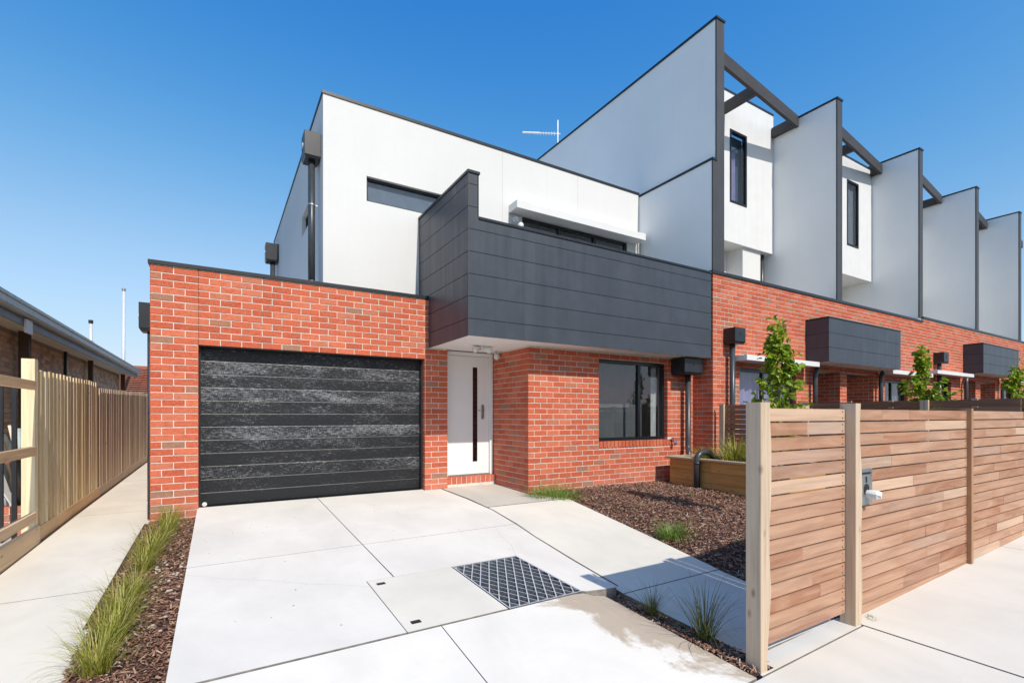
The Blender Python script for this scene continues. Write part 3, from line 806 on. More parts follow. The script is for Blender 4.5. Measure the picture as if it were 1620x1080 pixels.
for cx_ in (4.46, 6.22): box('control_joint', 'joint_grey', uw, cx_, cx_ + .006, WY - .0015, WY + .01, 5.07 if cx_ > 4.6 else 3.9, WT - .002)
box('canopy', 'white_paint', H1, 4.60, 7.84, 7.45, 7.739, 4.92, 5.062, bevel=.004)
b = MB()
for dx, dz in ((0, .04), (.10, -.05)):
    b.tube([(4.70 + dx, WY, 4.75 + dz), (4.70 + dx, WY - .07, 4.75 + dz), (4.69 + dx, WY - .12, 4.74 + dz)], [.025, .05, .055], 12)
b.build('wall_spotlight', 'white_paint', H1, smooth=True)
box('corner_downpipe', 'white_paint', H1, 7.86, 7.91, WY - .05, WY - .002, 2.5, 5.0)
# --- rain heads and downpipes of this house
def rainhead(parent, x0, x1, y0, y1, z0, z1, pipe, m='black_metal', face='y'):
    """tapered box with an overflow hole, and its pipe"""
    b = MB(); ins = .02
    b.box(x0, x1, y0, y1, z0 + .04, z1)
    i = len(b.v)
    b.v += [(x0 + ins, y0 + ins, z0), (x1 - ins, y0 + ins, z0), (x1 - ins, y1, z0), (x0 + ins, y1, z0), (x0, y0, z0 + .04), (x1, y0, z0 + .04), (x1, y1, z0 + .04), (x0, y1, z0 + .04)]
    for q in ((0, 3, 2, 1), (0, 1, 5, 4), (1, 2, 6, 5), (2, 3, 7, 6), (3, 0, 4, 7)): b.f.append(tuple(i + k for k in q)); b.m.append(0)
    rh = b.build('rain_head', m, parent, bevel=.003)
    if face == 'y':
        cx, cz = (x0 + x1) / 2, z0 + (z1 - z0) * .62
        MB().tube([(cx, y0 - .002, cz), (cx, y0 + .02, cz)], .028, 12).build('overflow_hole', 'pit_dark', rh)
    else:
        cy, cz = (y0 + y1) / 2, z0 + (z1 - z0) * .55
        MB().tube([(x0 - .012, cy, cz), (x0 + .02, cy, cz)], .04, 12).build('overflow_spout', 'white_paint', rh)
    pts, r = pipe
    dp = MB().tube(pts, r, 14).build('downpipe', 'pipe_grey', parent, smooth=True)
    return dp
def clips(dp, x, y, zs, r, side=1):
    b = MB()
    for z in zs: b.tube([(x, y, z - .012), (x, y, z + .012)], r + .005, 14); b.box(x + side * r, x + side * (r + .035), y - .01, y + .01, z - .01, z + .012)
    b.build('bracket', 'steel', dp)
dp = rainhead(H1, 1.115, 1.350, 7.90, 8.20, 5.09, 5.49, ([(1.235, 8.03, 5.1), (1.235, 8.03, 3.0)], .052), face='x')
clips(dp, 1.235, 8.03, (4.42, 3.24), .052)
rainhead(H1, 1.05, 1.350, 13.95, 14.3, 5.16, 5.62, ([(1.22, 14.1, 5.2), (1.22, 14.1, 3.0)], .06), face='x')
rainhead(H1, -.85, -.71, 7.62, 7.85, 2.24, 2.60, ([(-.738, 7.70, 2.26), (-.738, 7.70, -.13)], .032), face='x')
rainhead(H1, 7.30, 7.80, 5.99, 6.309, 1.94, 2.235, ([(7.62, 6.18, 1.95), (7.62, 6.18, .62), (7.60, 6.16, .55), (7.54, 6.10, .50), (7.51, 6.07, .44), (7.51, 6.07, .30)], .05))
# --- wing wall and party wall on the right
b = MB()
b.box(7.937, 8.049, 5.90, 12.2, 2.45, 5.97)
b.build('wing_wall', 'grey_render', H1)
b = MB(); b.box(7.937, 8.049, 5.872, 5.899, 3.87, 5.97); b.build('wing_wall_trim', 'dark_trim', H1)
b = MB(); b.box(7.915, 8.049, 5.86, 7.735, 5.972, 6.012); b.build('wing_wall_flashing', 'black_metal', H1)
# tap on the wall
tp = thing('garden_tap', (7.35, 6.2, .6), 'garden tap with a blue plastic handle on the brick wall under the window', 'tap')
MB().tube([(7.30, P1, .70), (7.30, P1 - .06, .70), (7.30, P1 - .09, .69), (7.30, P1 - .10, .65)], [.012, .013, .014, .012], 10).build('spout', 'brass', tp, smooth=True)
MB().tube([(7.30, P1 - .055, .71), (7.30, P1 - .055, .75)], .008, 8).build('stem', 'brass', tp, smooth=True)
b = MB(); b.tube([(7.30, P1 - .055, .75), (7.30, P1 - .055, .768)], .034, 10); b.tube([(7.33, P1 - .08, .63), (7.33, P1 - .08, .69), (7.33, P1 - .08, .70)], [.018, .03, .028], 10)
b.build('handle', 'blue_plastic', tp, smooth=True)
# antenna behind the parapet
an = thing('tv_antenna', (8.6, 12.4, 8.6), 'thin white television antenna above the sloping party wall', 'antenna')
MB().tube([(8.13, 11.0, 8.3), (8.13, 11.0, 9.42)], .018, 8).build('mast', 'galvanised', an)
MB().tube([(8.2, 10.98, 9.05), (7.15, 11.3, 8.93)], .016, 8).build('boom', 'galvanised', an)
for i in range(9):
    f = .08 + i * .075; p = Vector((8.2, 10.98, 9.05)).lerp(Vector((7.15, 11.3, 8.93)), f)
    L = .11 - .004 * i
    MB().tube([(p.x, p.y, p.z - L * .5), (p.x, p.y, p.z + L * .5)], .008, 6).build('element', 'galvanised', an)
MB().tube([(7.62, 11.16, 8.99), (7.15, 11.3, 8.935)], .026, 8).build('reflector', 'white_paint', an)
# ================================================================== TOWNHOUSE ROW
P3 = 5.87
walls = [8.05, 12.50, 17.06, 21.50, 25.98, 30.4]
tops = [8.66, 8.64, 8.74, 8.72, 8.86, 8.86]
steps = [0, 0, .10, .11, .14]
descr = ['first townhouse beside the end house, with a lilac curtain in its tall upper window',
         'second townhouse of the row, pale blind in its narrow upper window',
         'third townhouse of the row, above the middle garden, stepped up at the brick parapet',
         'fourth townhouse of the row, to the right of the far dark entry box',
         'farthest townhouse at the right edge of the photo, only its pale side wall showing']
TH = []
for i in range(5):
    xa, xb = walls[i], walls[i + 1]
    dz = steps[i]
    th = thing('townhouse', ((xa + xb) / 2, 9, 0), descr[i], 'house', 'townhouses in the terraced row')
    TH.append(th)
    # party wall on its left
    top = tops[i]
    box('party_wall', 'grey_render', th, xa, xa + .225, P3 + .035, 15, 3.0 if i else 2.45, top, )
    box('party_wall_trim', 'dark_trim', th, xa - .002, xa + .227, P3 + .004, P3 + .034, 3.87 + dz, top)
    box('party_wall_flashing', 'black_metal', th, xa - .02, xa + .245, P3 - .012, 15, top + .002, top + .045)
    # body behind
    body = MB(); yb = 7.95 if i == 0 else 7.95
    body.box(xa + .226, xb - .001, yb, 15, 2.5, 8.2)
    body.build('rendered_wall', 'white_render', th)
    box('terrace_floor_bounce', 'bounce_deck_pale', th, xa + .228, xb - .003, P3 + .27, yb - .003, 3.02 + dz, 3.06 + dz)  # unseen floor added to bounce sun onto the party walls
    # hanging pod with a tall window
    yp = 7.05 if i == 1 else 7.42; zp0, zp1 = (5.41, 9.03) if i == 0 else (5.24, 8.62)
    zp0 += dz * .8; zp1 += dz * .8
    pod = MB(); wx0, wx1 = (10.665, 11.34) if i == 0 else (xb - .225 - 1.30, xb - .225 - .62); wz0, wz1 = (6.38 + dz, 8.16 + dz) if i == 0 else (6.1 + dz, 8.0 + dz)
    px0, px1 = xa + .5, xb - .004
    n_b = 16; e = [px0 + (px1 - px0) * k / n_b for k in range(n_b + 1)]
    pod.box(px0, px1, yp + .03, yb - .001, zp1 - .5, zp1); pod.box(px0, px1, yp + .03, yb - .001, zp0, zp0 + .15)
    pod.box(px0, px0 + .1, yp + .03, yb - .001, zp0 + .15, zp1 - .5); pod.box(px1 - .1, px1, yp + .03, yb - .001, zp0 + .15, zp1 - .5)
    pd = pod.build('upper_pod', 'white_render', th)
    for k in range(n_b):      # vertical boards, cut round the window
        a, b_ = e[k] + .0006, e[k + 1] - .0006
        segs = [(a, b_, zp0, zp1)]
        if b_ > wx0 and a < wx1:
            segs = [(a, b_, zp0, wz0), (a, b_, wz1, zp1)]
            if a < wx0: segs.append((a, wx0, wz0, wz1))
            if b_ > wx1: segs.append((wx1, b_, wz0, wz1))
        for s in segs:
            if s[1] - s[0] > .01: box('board', 'white_paint', pd, s[0], s[1], yp, yp + .03, s[2], s[3])
    box('pod_flashing', 'black_metal', th, px0 - .01, px1, yp - .012, yb, zp1 + .001, zp1 + .05)
    pw = window(th, wx0 + .002, wx1 - .002, wz0 + .002, wz1 - .002, yp - .012, .05, (), 'glass', .10)
    cm = 'curtain' if i == 0 else 'blind'
    if i == 0:
        curtain(pw, wx0, wx0 + .40, yp + .11, wz0, wz1 - .42, cm, .025, 16)
        box('sky_tint_sheet', 'sky_blue_tint', pw, wx0 - .1, wx1 + .1, yp + .2, yp + .21, wz0, wz1)  # added blue sheet, stands in for sky mirrored in the pane
    else: curtain(pw, wx0 + .1, wx1, yp + .12, wz0, wz1, 'grey_blind', .01, 16)
    box('room_back', 'room_floor', pw, wx0 - .3, wx1 + .3, yb - .04, yb - .005, wz0 - .2, wz1 + .2)
    # block under the pod
    if i == 0:
        blk = MB(); blk.box(11.30, 12.05, 7.50, yb - .002, 3.6, zp0 - .002); bk = blk.build('lower_bay', 'white_render', th)
        b = MB(); b.box(11.292, 11.299, 7.56, 7.80, 3.6, 4.28); wl = b.build('bay_window', 'frame_black', th)
        MB().tube([(12.3, 7.62, 3.6), (12.3, 7.62, 5.4)], .06, 12).build('downpipe', 'pipe_grey', th, smooth=True)
    # pergola beam, slightly askew, and three rafters
    x0, x1 = xa + .229, xb - .012
    f = lambda x: 6.29 + (x - (xa + .225)) * .113
    zb0, zb1 = 8.425 + dz, 8.70 + dz
    bm_ = MB().prism([(x0, f(x0), zb0), (x1, f(x1), zb0), (x1, f(x1) + .075, zb0), (x0, f(x0) + .075, zb0)], zb1 - zb0).build('pergola_beam', 'beam_wood', th)
    for rx in (x0 + .08, (x0 + x1) / 2 + .05, x1 - .052):
        rf = MB(); rf.box(rx - .05, rx + .05, f(rx) + .078, min(7.6, yp - .015 + (.17 if rx > x1 - .1 else 0)) if rx < x1 - .1 or i else yp - .016, zb0 + .01, zb1 - .02)
        rf.build('rafter', 'beam_wood', th)
# ---- brick front of the row
ents = [(11.45, 12.62), (12.94, 14.30), (20.4, 21.42), (21.86, 23.3)]
wins = [(8.75, 10.75), (14.92, 16.3), (18.15, 19.35), (23.85, 25.4)]
bounds = [7.937, 12.72, 17.28, 21.6, 26.1, 30.3]
done = 0
for i in range(5):
    th = TH[i]; xa, xb = bounds[i], bounds[i + 1]; dz = .11 if i >= 2 else 0
    zt = 3.84 + dz
    hol = [(a, b_, -1, 2.20 + dz) for a, b_ in ents] + [(a, b_, .70, 2.12 + dz) for a, b_ in wins]
    mo = MB()
    segs = sorted([(a, b_, 'e') for a, b_ in ents if b_ > xa and a < xb] + [(a, b_, 'w') for a, b_ in wins if b_ > xa and a < xb])
    cur = xa + dpt if i == 0 else xa
    for a, b_, k_ in segs:
        a2, b2 = max(a, xa), min(b_, xb)
        if a2 > cur: mo.box(cur + (.005 if cur > xa + .02 else 0), a2 - .005, P3 + dpt, P3 + .24, -.15, zt)
        mo.box(a2 - .005, b2 + .005, P3 + dpt, P3 + .24, 2.21 + dz if k_ == 'e' else 2.125 + dz, zt)
        if k_ == 'w': mo.box(a2 - .005, b2 + .005, P3 + dpt, P3 + .24, -.15, .69)
        cur = b2
    if cur < xb: mo.box(cur + (.005 if cur > xa + .02 else 0), xb, P3 + dpt, P3 + .24, -.15, zt)
    if i == 0: mo.box(7.937 + dpt, 8.17, P3 + .24, 6.32, -.15, 2.262)
    bw = mo.build('brick_front_wall', 'mortar', th)
    st = MB()
    lay = layout(xa if i == 0 else xa + .006, xb, -.11, zt, hol)
    if i == 0: lay.sort(key=lambda q: q[0] if q[2] > .75 or q[0] < 8.0 else q[0] + 3)
    for n_, (a, b_, v, r) in enumerate(lay):
        D = .23 if (i == 0 and b_ - a < .14 and a < 7.95) else .11
        jit = R.uniform(-.0015, .0015)
        if i == 0 and n_ < 300:
            me, L0 = get_brick(b_ - a, D, 'brick'); inst('brick', me, bw, (a, P3 + jit, v), ((b_ - a) / L0, 1, 1))
        else: add_brick_stuff(st, b_ - a, D, Matrix.Translation((a, P3 + jit, v)))
    if i == 0:
        for (a, b_, v, r) in ret_layout(P3 + .12, 6.31, -.11, 2.262):
            add_brick_stuff(st, b_ - a, .11, Matrix.Translation((7.937, b_, v)) @ TX)
    # entry recess side walls facing left
    for a, b_ in ents:
        if xa < b_ <= xb + .01:
            mo2 = MB(); mo2.box(b_ + dpt, b_ + .235, P3 + .24, 7.2, -.15, 2.2 + dz); mo2.build('recess_wall', 'mortar', th)
            for (p, q, v, r) in layout(P3 + .12, 7.2, -.11, 2.2 + dz): add_brick_stuff(st, q - p, .11, Matrix.Translation((b_, q, v)) @ TX)
            dd = box('front_door', 'door_white', th, a + .05, b_ - .02, 7.1, 7.15, 0, 2.15 + dz)
    st.build('brickwork', 'brick', bw, kind='stuff')
    box('brick_flashing', 'black_metal', th, xa - (.01 if i else 0.03), xb - .012, P3 - .02, P3 + .26, zt + .002, zt + .06)
    for a, b_ in wins:
        if xa < a < xb:
            w = window(th, a + .002, b_ - .002, .70, 2.108 + dz, P3 + .08, .05, ((a + b_) / 2 - .1,), 'glass')
            curtain(w, a, b_, P3 + .22, .7, 2.1 + dz, 'curtain' if i == 0 else 'grey_blind', .03, 40)
# white canopies over ground windows, parts of their houses
b = MB().box(8.49, 11.06, 5.545, P3 - .002, 2.222, 2.325); b.build('canopy', 'white_paint', TH[0], bevel=.003)
b = MB().box(14.55, 17.0, 5.545, P3 - .002, 2.235, 2.335); b.build('canopy', 'white_paint', TH[1], bevel=.003)
b = MB().box(17.32, 20.1, 5.545, P3 - .002, 2.36, 2.46); b.build('canopy', 'white_paint', TH[2], bevel=.003)
b = MB().box(23.85, 26.0, 5.545, P3 - .002, 2.37, 2.47); b.build('canopy', 'white_paint', TH[3], bevel=.003)
# clad entry boxes bridging two front doors
def entry_box(x0, x1, z0, z1, parent):
    y0 = 5.39
    body = box('entry_box', 'dark_trim', parent, x0 + .012, x1 - .012, y0 + .014, P3 - .003, z0 + .02, z1 - .03)
    n = 3; h_ = (z1 - .03 - z0) / n
    for k_ in range(n):
        a, c = z0 + k_ * h_ + (.004 if k_ else 0), z0 + (k_ + 1) * h_ - .004
        box('cladding_board', 'dark_cladding', body, x0, x1, y0, y0 + .013, a, c)
        box('cladding_board', 'dark_cladding', body, x0, x0 + .011, y0 + .0145, P3 - .003, a, c)
    box('box_flashing', 'black_metal', body, x0 - .012, x1 + .012, y0 - .012, P3 - .003, z1 - .028, z1)
    box('soffit', 'soffit_white', body, x0 + .012, x1 - .012, y0 + .015, 7.0, z0 - .006, z0 + .018)
entry_box(11.12, 14.55, 2.325, 3.29, TH[0])
entry_box(20.33, 23.75, 2.50, 3.44, TH[2])
dp = rainhead(TH[0], 8.24, 8.56, 5.62, 5.868, 2.53, 2.83, ([(8.36, 5.76, 2.54), (8.36, 5.76, 0)], .05))
rainhead(TH[2], 18.0, 18.35, 5.62, 5.868, 2.70, 3.02, ([(18.1, 5.76, 2.72), (18.1, 5.76, 0)], .05))
for x, p, zz in ((11.30, TH[0], 2.27), (14.42, TH[1], 2.30), (20.2, TH[2], 2.42), (23.6, TH[3], 2.45)):
    MB().tube([(x + .16, 5.78, zz), (x + .10, 5.77, zz - .06), (x + .02, 5.765, zz - .16), (x, 5.76, zz - .24), (x, 5.76, 0)], .05, 12).build('downpipe', 'pipe_grey', p, smooth=True)

# ================================================================== FRONT FENCE, GATE, POSTS
def rough_post(name, x0, x1, y0, y1, z0, z1, label, seed, cat='fence post'):
    rr = random.Random(seed); b = MB(); n = 26
    root = None
    ring = []
    wv = [0]
    for j in range(n + 1):
        t = j / n; z = z0 + (z1 - z0) * t
        wane = .014 + .020 * math.sin(t * 9 + seed) * math.sin(t * 5.1 + 1) + rr.uniform(-.002, .002)
        wane = max(.003, wane); ch = .003
        ring.append([(x0 + ch, y0, z), (x1 - wane * 1.3, y0, z), (x1, y0 + wane, z), (x1, y1, z), (x0, y1, z), (x0, y0 + ch, z)])
    for rg in ring: b.v += rg
    for j in range(n):
        for q in range(6):
            q2 = (q + 1) % 6; b.f.append((j * 6 + q, j * 6 + q2, (j + 1) * 6 + q2, (j + 1) * 6 + q)); b.m.append(0)
    b.f.append(tuple(n * 6 + q for q in range(6))); b.m.append(0)
    o = b.build(name, 'post_wood'); return tag(o, label, cat)
rough_post('timber_post', 2.610, 2.714, 1.62, 1.712, -.34, 1.255, 'thick rough sawn timber post on the hinge side, nearest the driveway', 1.0)
rough_post('timber_post', 3.683, 3.772, 1.615, 1.715, -.30, 1.262, 'rough sawn timber post with two knots, between the gate and the long fence', 2.7)
gate = thing('slat_gate', (3.22, 1.70, -.2), 'horizontal timber slat gate between the two rough posts', 'gate')
PIT = .0876; SH = .0768
pr = random.Random(5)
def slat_row(parent, xa, xb, y0, y1, z0, z1, name='slat', m='slat_wood'):
    x = xa
    while x < xb - .01:
        L = pr.choice([.45, .6, .75, .9, 1.1, 1.3]) * pr.uniform(.9, 1.15)
        e = min(xb, x + L)
        if xb - e < .25: e = xb
        j = pr.uniform(-.0015, .0015); jz = pr.uniform(-.001, .001)
        box(name, m, parent, x + .0005, e - .0005, y0 + j, y1 + j, z0 + jz, z1 + jz)
        x = e
for k_ in range(16):
    z0 = -.168 + k_ * PIT
    slat_row(gate, 2.718, 3.676, 1.680, 1.699, z0, z0 + SH)
for gx in (2.73, 3.62): box('stile', 'batten_wood', gate, gx, gx + .045, 1.7015, 1.735, -.165, 1.225)
fen = thing('slat_fence', (8, 1.70, -.2), 'long horizontal timber slat fence along the street footpath', 'fence')
bat = [5.96, 8.1, 10.2, 12.3]
for k_ in range(16):
    z0 = -.168 + k_ * PIT
    x_lo = 3.776
    ends = [x_lo] + bat + [13.4]
    for a, c in zip(ends, ends[1:]): slat_row(fen, a + (.026 if a != x_lo else 0), c - .026, 1.690, 1.709, z0, z0 + SH)
for bx in bat: box('post', 'batten_wood', fen, bx - .025, bx + .025, 1.655, 1.74, -.28, 1.245)
box('kickboard', 'slat_wood', fen, 3.778, 5.93, 1.687, 1.708, -.235, -.176)
b = MB()      # nail heads at the slat ends
for k_ in range(16):
    zc = -.168 + k_ * PIT + SH / 2
    for nx_ in (3.80, 5.90, 6.02, 8.04, 8.16):
        for dz_ in (-.022, .022): b.tube([(nx_, 1.690, zc + dz_), (nx_, 1.6865, zc + dz_)], .0035, 6)
b.build('nails', 'black_metal', fen, kind='stuff')
b = MB()
for k_ in range(16):
    zc = -.168 + k_ * PIT + SH / 2
    for nx_ in (2.752, 3.642):
        for dz_ in (-.022, .022): b.tube([(nx_, 1.680, zc + dz_), (nx_, 1.6765, zc + dz_)], .0035, 6)
b.build('nails', 'black_metal', gate, kind='stuff')
# letterbox plate with its slot, newspaper hole and number
lb = thing('letterbox', (3.93, 1.68, .5), 'stainless steel letterbox plate numbered 1, set in the slat fence', 'letterbox')
lx0, lx1, lz0, lz1 = 3.865, 4.052, .545, .80
box('plate', 'steel', lb, lx0, lx1, 1.672, 1.685, lz0, lz1, bevel=.002)
box('slot', 'pit_dark', lb, lx0 + .015, lx1 - .03, 1.669, 1.673, .762, .776)
b = MB(); cx, cz = 3.963, .652
b.v = [(cx + .040 * math.cos(t * math.pi / 12), 1.670, cz + .042 * math.sin(t * math.pi / 12)) for t in range(24)]; b.f = [tuple(range(24))]; b.m = [0]
b.build('paper_hole', 'pit_dark', lb)
b = MB(); nx_, nz_ = 3.962, .703      # the figure 1
b.prism([(nx_ - .004, 1.668, nz_), (nx_ + .004, 1.668, nz_), (nx_ + .004, 1.668, nz_ + .044), (nx_ - .001, 1.668, nz_ + .044), (nx_ - .012, 1.668, nz_ + .036), (nx_ - .012, 1.668, nz_ + .029), (nx_ - .004, 1.668, nz_ + .033)], .003, (0, 1, 0)); b.build('house_number', 'frame_black', lb)
nw = MB(); nr = random.Random(3)
nw.tube([(3.965, 1.70, .630), (3.967, 1.655, .622), (3.972, 1.61, .618), (3.977, 1.585, .616)], [.016, .026, .032, .020], 9)
nw.v = [(x + nr.uniform(-.005, .005), y + nr.uniform(-.005, .005), z + nr.uniform(-.005, .005)) for x, y, z in nw.v]
tag(nw.build('rolled_newspaper', 'paper'), 'crumpled white rolled paper sticking out of the letterbox hole', 'newspaper')
# dividing fences between the front gardens
def div_fence(x, y_far, y_near, zt, label, posts, n=9, zb=None):
    t = thing('garden_fence', (x, (y_far + y_near) / 2, 0), label, 'fence', 'timber fences dividing the front gardens')
    for k_ in range(n):
        z1 = zt - k_ * PIT
        yy = sorted([y_near] + [p for p in posts if y_near < p < y_far] + [y_far])
        for a, c in zip(yy, yy[1:]):
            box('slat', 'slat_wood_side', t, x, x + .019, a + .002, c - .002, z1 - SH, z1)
    for p in posts: box('post', 'post_wood', t, x - .045, x + .045 - .05, p - .045, p + .045, -.15, zt + .015)
    return t
div_fence(8.02, 5.72, 1.80, 1.37, 'shaded slat fence dividing the first front garden, behind the timber planter box', [5.72, 4.22, 2.7], 16)
div_fence(12.75, 5.72, 1.80, 1.50, 'shaded slat fence between the second and third front gardens, under the first dark entry box', [5.72, 4.9, 3.5], 16)
div_fence(17.2, 5.72, 1.80, 1.52, 'shaded slat fence dividing the gardens to the right of the second young tree', [5.72, 4.2], 16)
div_fence(21.6, 5.72, 1.80, 1.62, 'farthest shaded slat fence, with a lit end post below the far entry box', [5.72, 4.2], 16)

# planter box of sleepers with a cap, and its drain elbow
pl = thing('planter_box', (7.45, 5.0, 0), 'raised brown timber planter box against the house, with a pale flat cap', 'planter')
pj = random.Random(9)
for k_, (a, c) in enumerate([(-.12, .05), (.053, .235), (.238, .42)]):
    for (ya, yb) in ((3.9, 5.2), (5.203, 6.06)):
        box('sleeper', 'sleeper_wood', pl, 6.98 + pj.uniform(-.002, .002), 7.03, ya, yb, a, c, bevel=.003)
    box('end_board', 'sleeper_wood', pl, 7.031, 7.94, 6.01, 6.06, a, c)
    box('end_board', 'sleeper_wood', pl, 7.031, 7.94, 3.9, 3.95, a, c)
for q in ((6.90, 7.06, 3.85, 6.10), (7.84, 7.97, 3.85, 6.10)): box('cap_board', 'cap_wood', pl, q[0], q[1], q[2], q[3], .422, .455, bevel=.003)
box('cap_board', 'cap_wood', pl, 7.062, 7.838, 5.97, 6.10, .422, .455)
box('planter_soil', 'soil', pl, 7.032, 7.935, 3.955, 6.005, .1, .34)
el = MB(); pts = [(7.45, 5.42, .40), (7.30, 5.42, .50), (7.22, 5.42, .545), (7.10, 5.42, .56), (6.99, 5.42, .545), (6.925, 5.42, .49), (6.905, 5.42, .40), (6.905, 5.42, -.1)]
el.tube(pts, .052, 16); dpx = tag(el.build('drain_elbow', 'pipe_grey', smooth=True), 'dark grey drain pipe bending over the planter edge down to the bark', 'pipe')
cl = MB(); cl.tube([(6.905, 5.42, .36), (6.905, 5.42, .40)], .057, 16); cl.build('collar', 'pipe_grey', dpx, smooth=True)

# ================================================================== LEFT BOUNDARY
def paling_fence(y0, y1, zt0, zt1, m, label, seed, pitch=.077, w=.098):
    rr = random.Random(seed); t = thing('paling_fence', (-1.66, (y0 + y1) / 2, 0), label, 'fence')
    n = int((y1 - y0) / pitch)
    for i in range(n):
        y = y0 + i * pitch; f = i / n; zt = zt0 + (zt1 - zt0) * f + rr.uniform(-.008, .008)
        off = .020 * (i % 2) + rr.uniform(-.002, .002)
        box('paling', m, t, -1.655 + off - .016, -1.655 + off, y, y + w + rr.uniform(-.006, .004), zside(y) + .14, zt)
    for z in (.15, .8, 1.45): box('rail', m, t, -1.74, -1.674, y0, y1, z, z + .07)
    MB().prism([(-1.66, y0, zside(y0) - .05), (-1.66, y1, zside(y1) - .05), (-1.66, y1, zside(y1) + .15), (-1.66, y0, zside(y0) + .15)], .03, (1, 0, 0)).build('plinth_board', 'pine_rail' if m == 'pine_vert' else m, t)
    return t
paling_fence(7.06, 10.1, 1.665, 1.70, 'pine_vert', 'new pale yellow pine paling fence along the side path', 4)
paling_fence(10.12, 17.4, 1.62, 1.80, 'old_paling', 'older grey brown paling fence farther down the side path', 6, .085)
rf = thing('rail_fence', (-1.68, 5.5, -.2), 'unfinished timber fence of bare rails and a tall new pine post', 'fence')
box('post', 'pine_vert', rf, -1.740, -1.636, 6.925, 7.03, -.3, 1.77)
for (z0, z1, a, c) in ((1.44, 1.53, 3.2, 6.78), (.77, .865, 3.2, 6.78), (.10, .195, 3.2, 6.78)):
    box('rail', 'pine_rail', rf, -1.633, -1.588, a, c, z0, z1, bevel=.003)
for z0, z1 in ((-.36, -.17), (-.167, .02)): box('plinth_board', 'pine_rail', rf, -1.655, -1.61, 3.2, 6.98, z0, z1)
# neighbouring brick house with deep eaves
NH = thing('brick_bungalow', (-6, 16, 0), 'old brown brick bungalow with a grey gutter and wide eaves beyond the side fence', 'house')
mo = MB(); mo.box(-10, -3.106, 9.0, 22.8, -.3, 2.68); nwll = mo.build('brick_wall', 'old_mortar', NH)
st = MB()
for (a, c, v, r) in layout(9.0, 22.8, .2, 2.62): add_brick_stuff(st, c - a, .11, Matrix.Translation((-3.100, a, v)) @ Matrix(((0, -1, 0, 0), (1, 0, 0, 0), (0, 0, 1, 0), (0, 0, 0, 1))))
for (a, c, v, r) in layout(-10, -3.1, .2, 2.62): add_brick_stuff(st, c - a, .11, Matrix.Translation((a, 8.994, v)))
st.build('brickwork', 'old_brick', nwll, kind='stuff')
box('eave', 'eave', NH, -10, -2.66, 8.4, 23.3, 2.68, 2.70)
box('fascia', 'fascia', NH, -2.66, -2.635, 8.4, 23.3, 2.60, 2.86)
g_ = MB()
prof = [(-2.633, 2.735), (-2.55, 2.735), (-2.52, 2.765), (-2.52, 2.845), (-2.50, 2.865), (-2.50, 2.895), (-2.535, 2.895), (-2.54, 2.775), (-2.633, 2.76)]
g_.prism([(x, 8.35, z) for x, z in prof][::-1], 15.0, (0, 1, 0)); g_.build('gutter', 'gutter', NH)
b = MB(); b.quad((-2.60, 8.4, 2.86), (-2.60, 23.3, 2.86), (-6.3, 23.3, 4.2), (-6.3, 8.4, 4.2)); b.quad((-6.3, 8.4, 4.2), (-6.3, 23.3, 4.2), (-10, 23.3, 2.86), (-10, 8.4, 2.86)); b.build('roof', 'roof_dark', NH)
b = MB()
for k_ in range(6): 
    ya = 9.6 + k_ * 1.05; b.prism([(-2.66, ya, 2.98), (-2.66, ya + 1.0, 2.98), (-4.2, ya + 1.0, 3.56), (-4.2, ya, 3.56)], .04)
b.build('solar_panels', 'solar', NH)
for yy, ww in ((11.9, .14), (17.3, .1), (22.5, .12)): box('veranda_post', 'timber_brown', NH, -3.03, -3.03 + ww, yy, yy + ww, -.2, 2.68)
box('downpipe', 'black_metal', NH, -3.09, -3.04, 15.2, 15.25, 0, 2.68)
box('rafter_end', 'white_paint', NH, -2.632, -2.60, 10.6, 10.9, 2.5, 2.715)
# things beside the bungalow
sp = thing('scrap_pile', (-2.3, 8.6, -.2), 'untidy pile of scrap sheets, pipes and boards behind the bare rails', 'scrap pile')
sr = random.Random(12); mats_ = ['steel', 'gutter', 'timber_brown', 'white_paint', 'pipe_grey', 'eave', 'galvanised', 'roof_tile']
for i in range(30):
    y = 8.15 + sr.uniform(0, .9); x = -2.28 + sr.uniform(-.22, .28)
    L = sr.uniform(.7, 1.2); an_ = sr.uniform(-.7, .7); w = sr.uniform(.03, .08)
    p = Vector((x, y, .08)); q = p + Vector((sr.uniform(-.3, .1), math.sin(an_) * L, math.cos(an_) * L * .85))
    if i % 3: MB().tube([p, q], w * .5, 8).build('pipe', mats_[i % 8], sp, smooth=True)
    else:
        d = Vector((.05, .35, .1)); n_ = MB(); n_.prism([p, p + d, q + d, q], .015, (1, 0, 0)); n_.build('sheet', mats_[i % 8], sp)
lw = thing('low_brick_wall', (-2.5, 8.4, -.2), 'low red brick edging wall under the scrap pile', 'wall')
st = MB()
for (a, c, v, r) in layout(-2.95, -1.80, -.24, .10): add_brick_stuff(st, c - a, .11, Matrix.Translation((a, 8.0, v)))
st.build('brickwork', 'brick', lw, kind='stuff'); box('mortar', 'mortar', lw, -2.94, -1.81, 8.008, 8.12, -.24, .09)
for n_, (px, py, lab) in enumerate(((-1.965, 7.6, 'thin dark steel post left of the tall pine post'), (-2.075, 7.6, 'thin dark steel post at the left edge of the photo'))):
    tag(MB().box(px - .02, px + .02, py - .02, py + .02, -.24, 1.5).build('steel_post', 'black_metal'), lab, 'post')
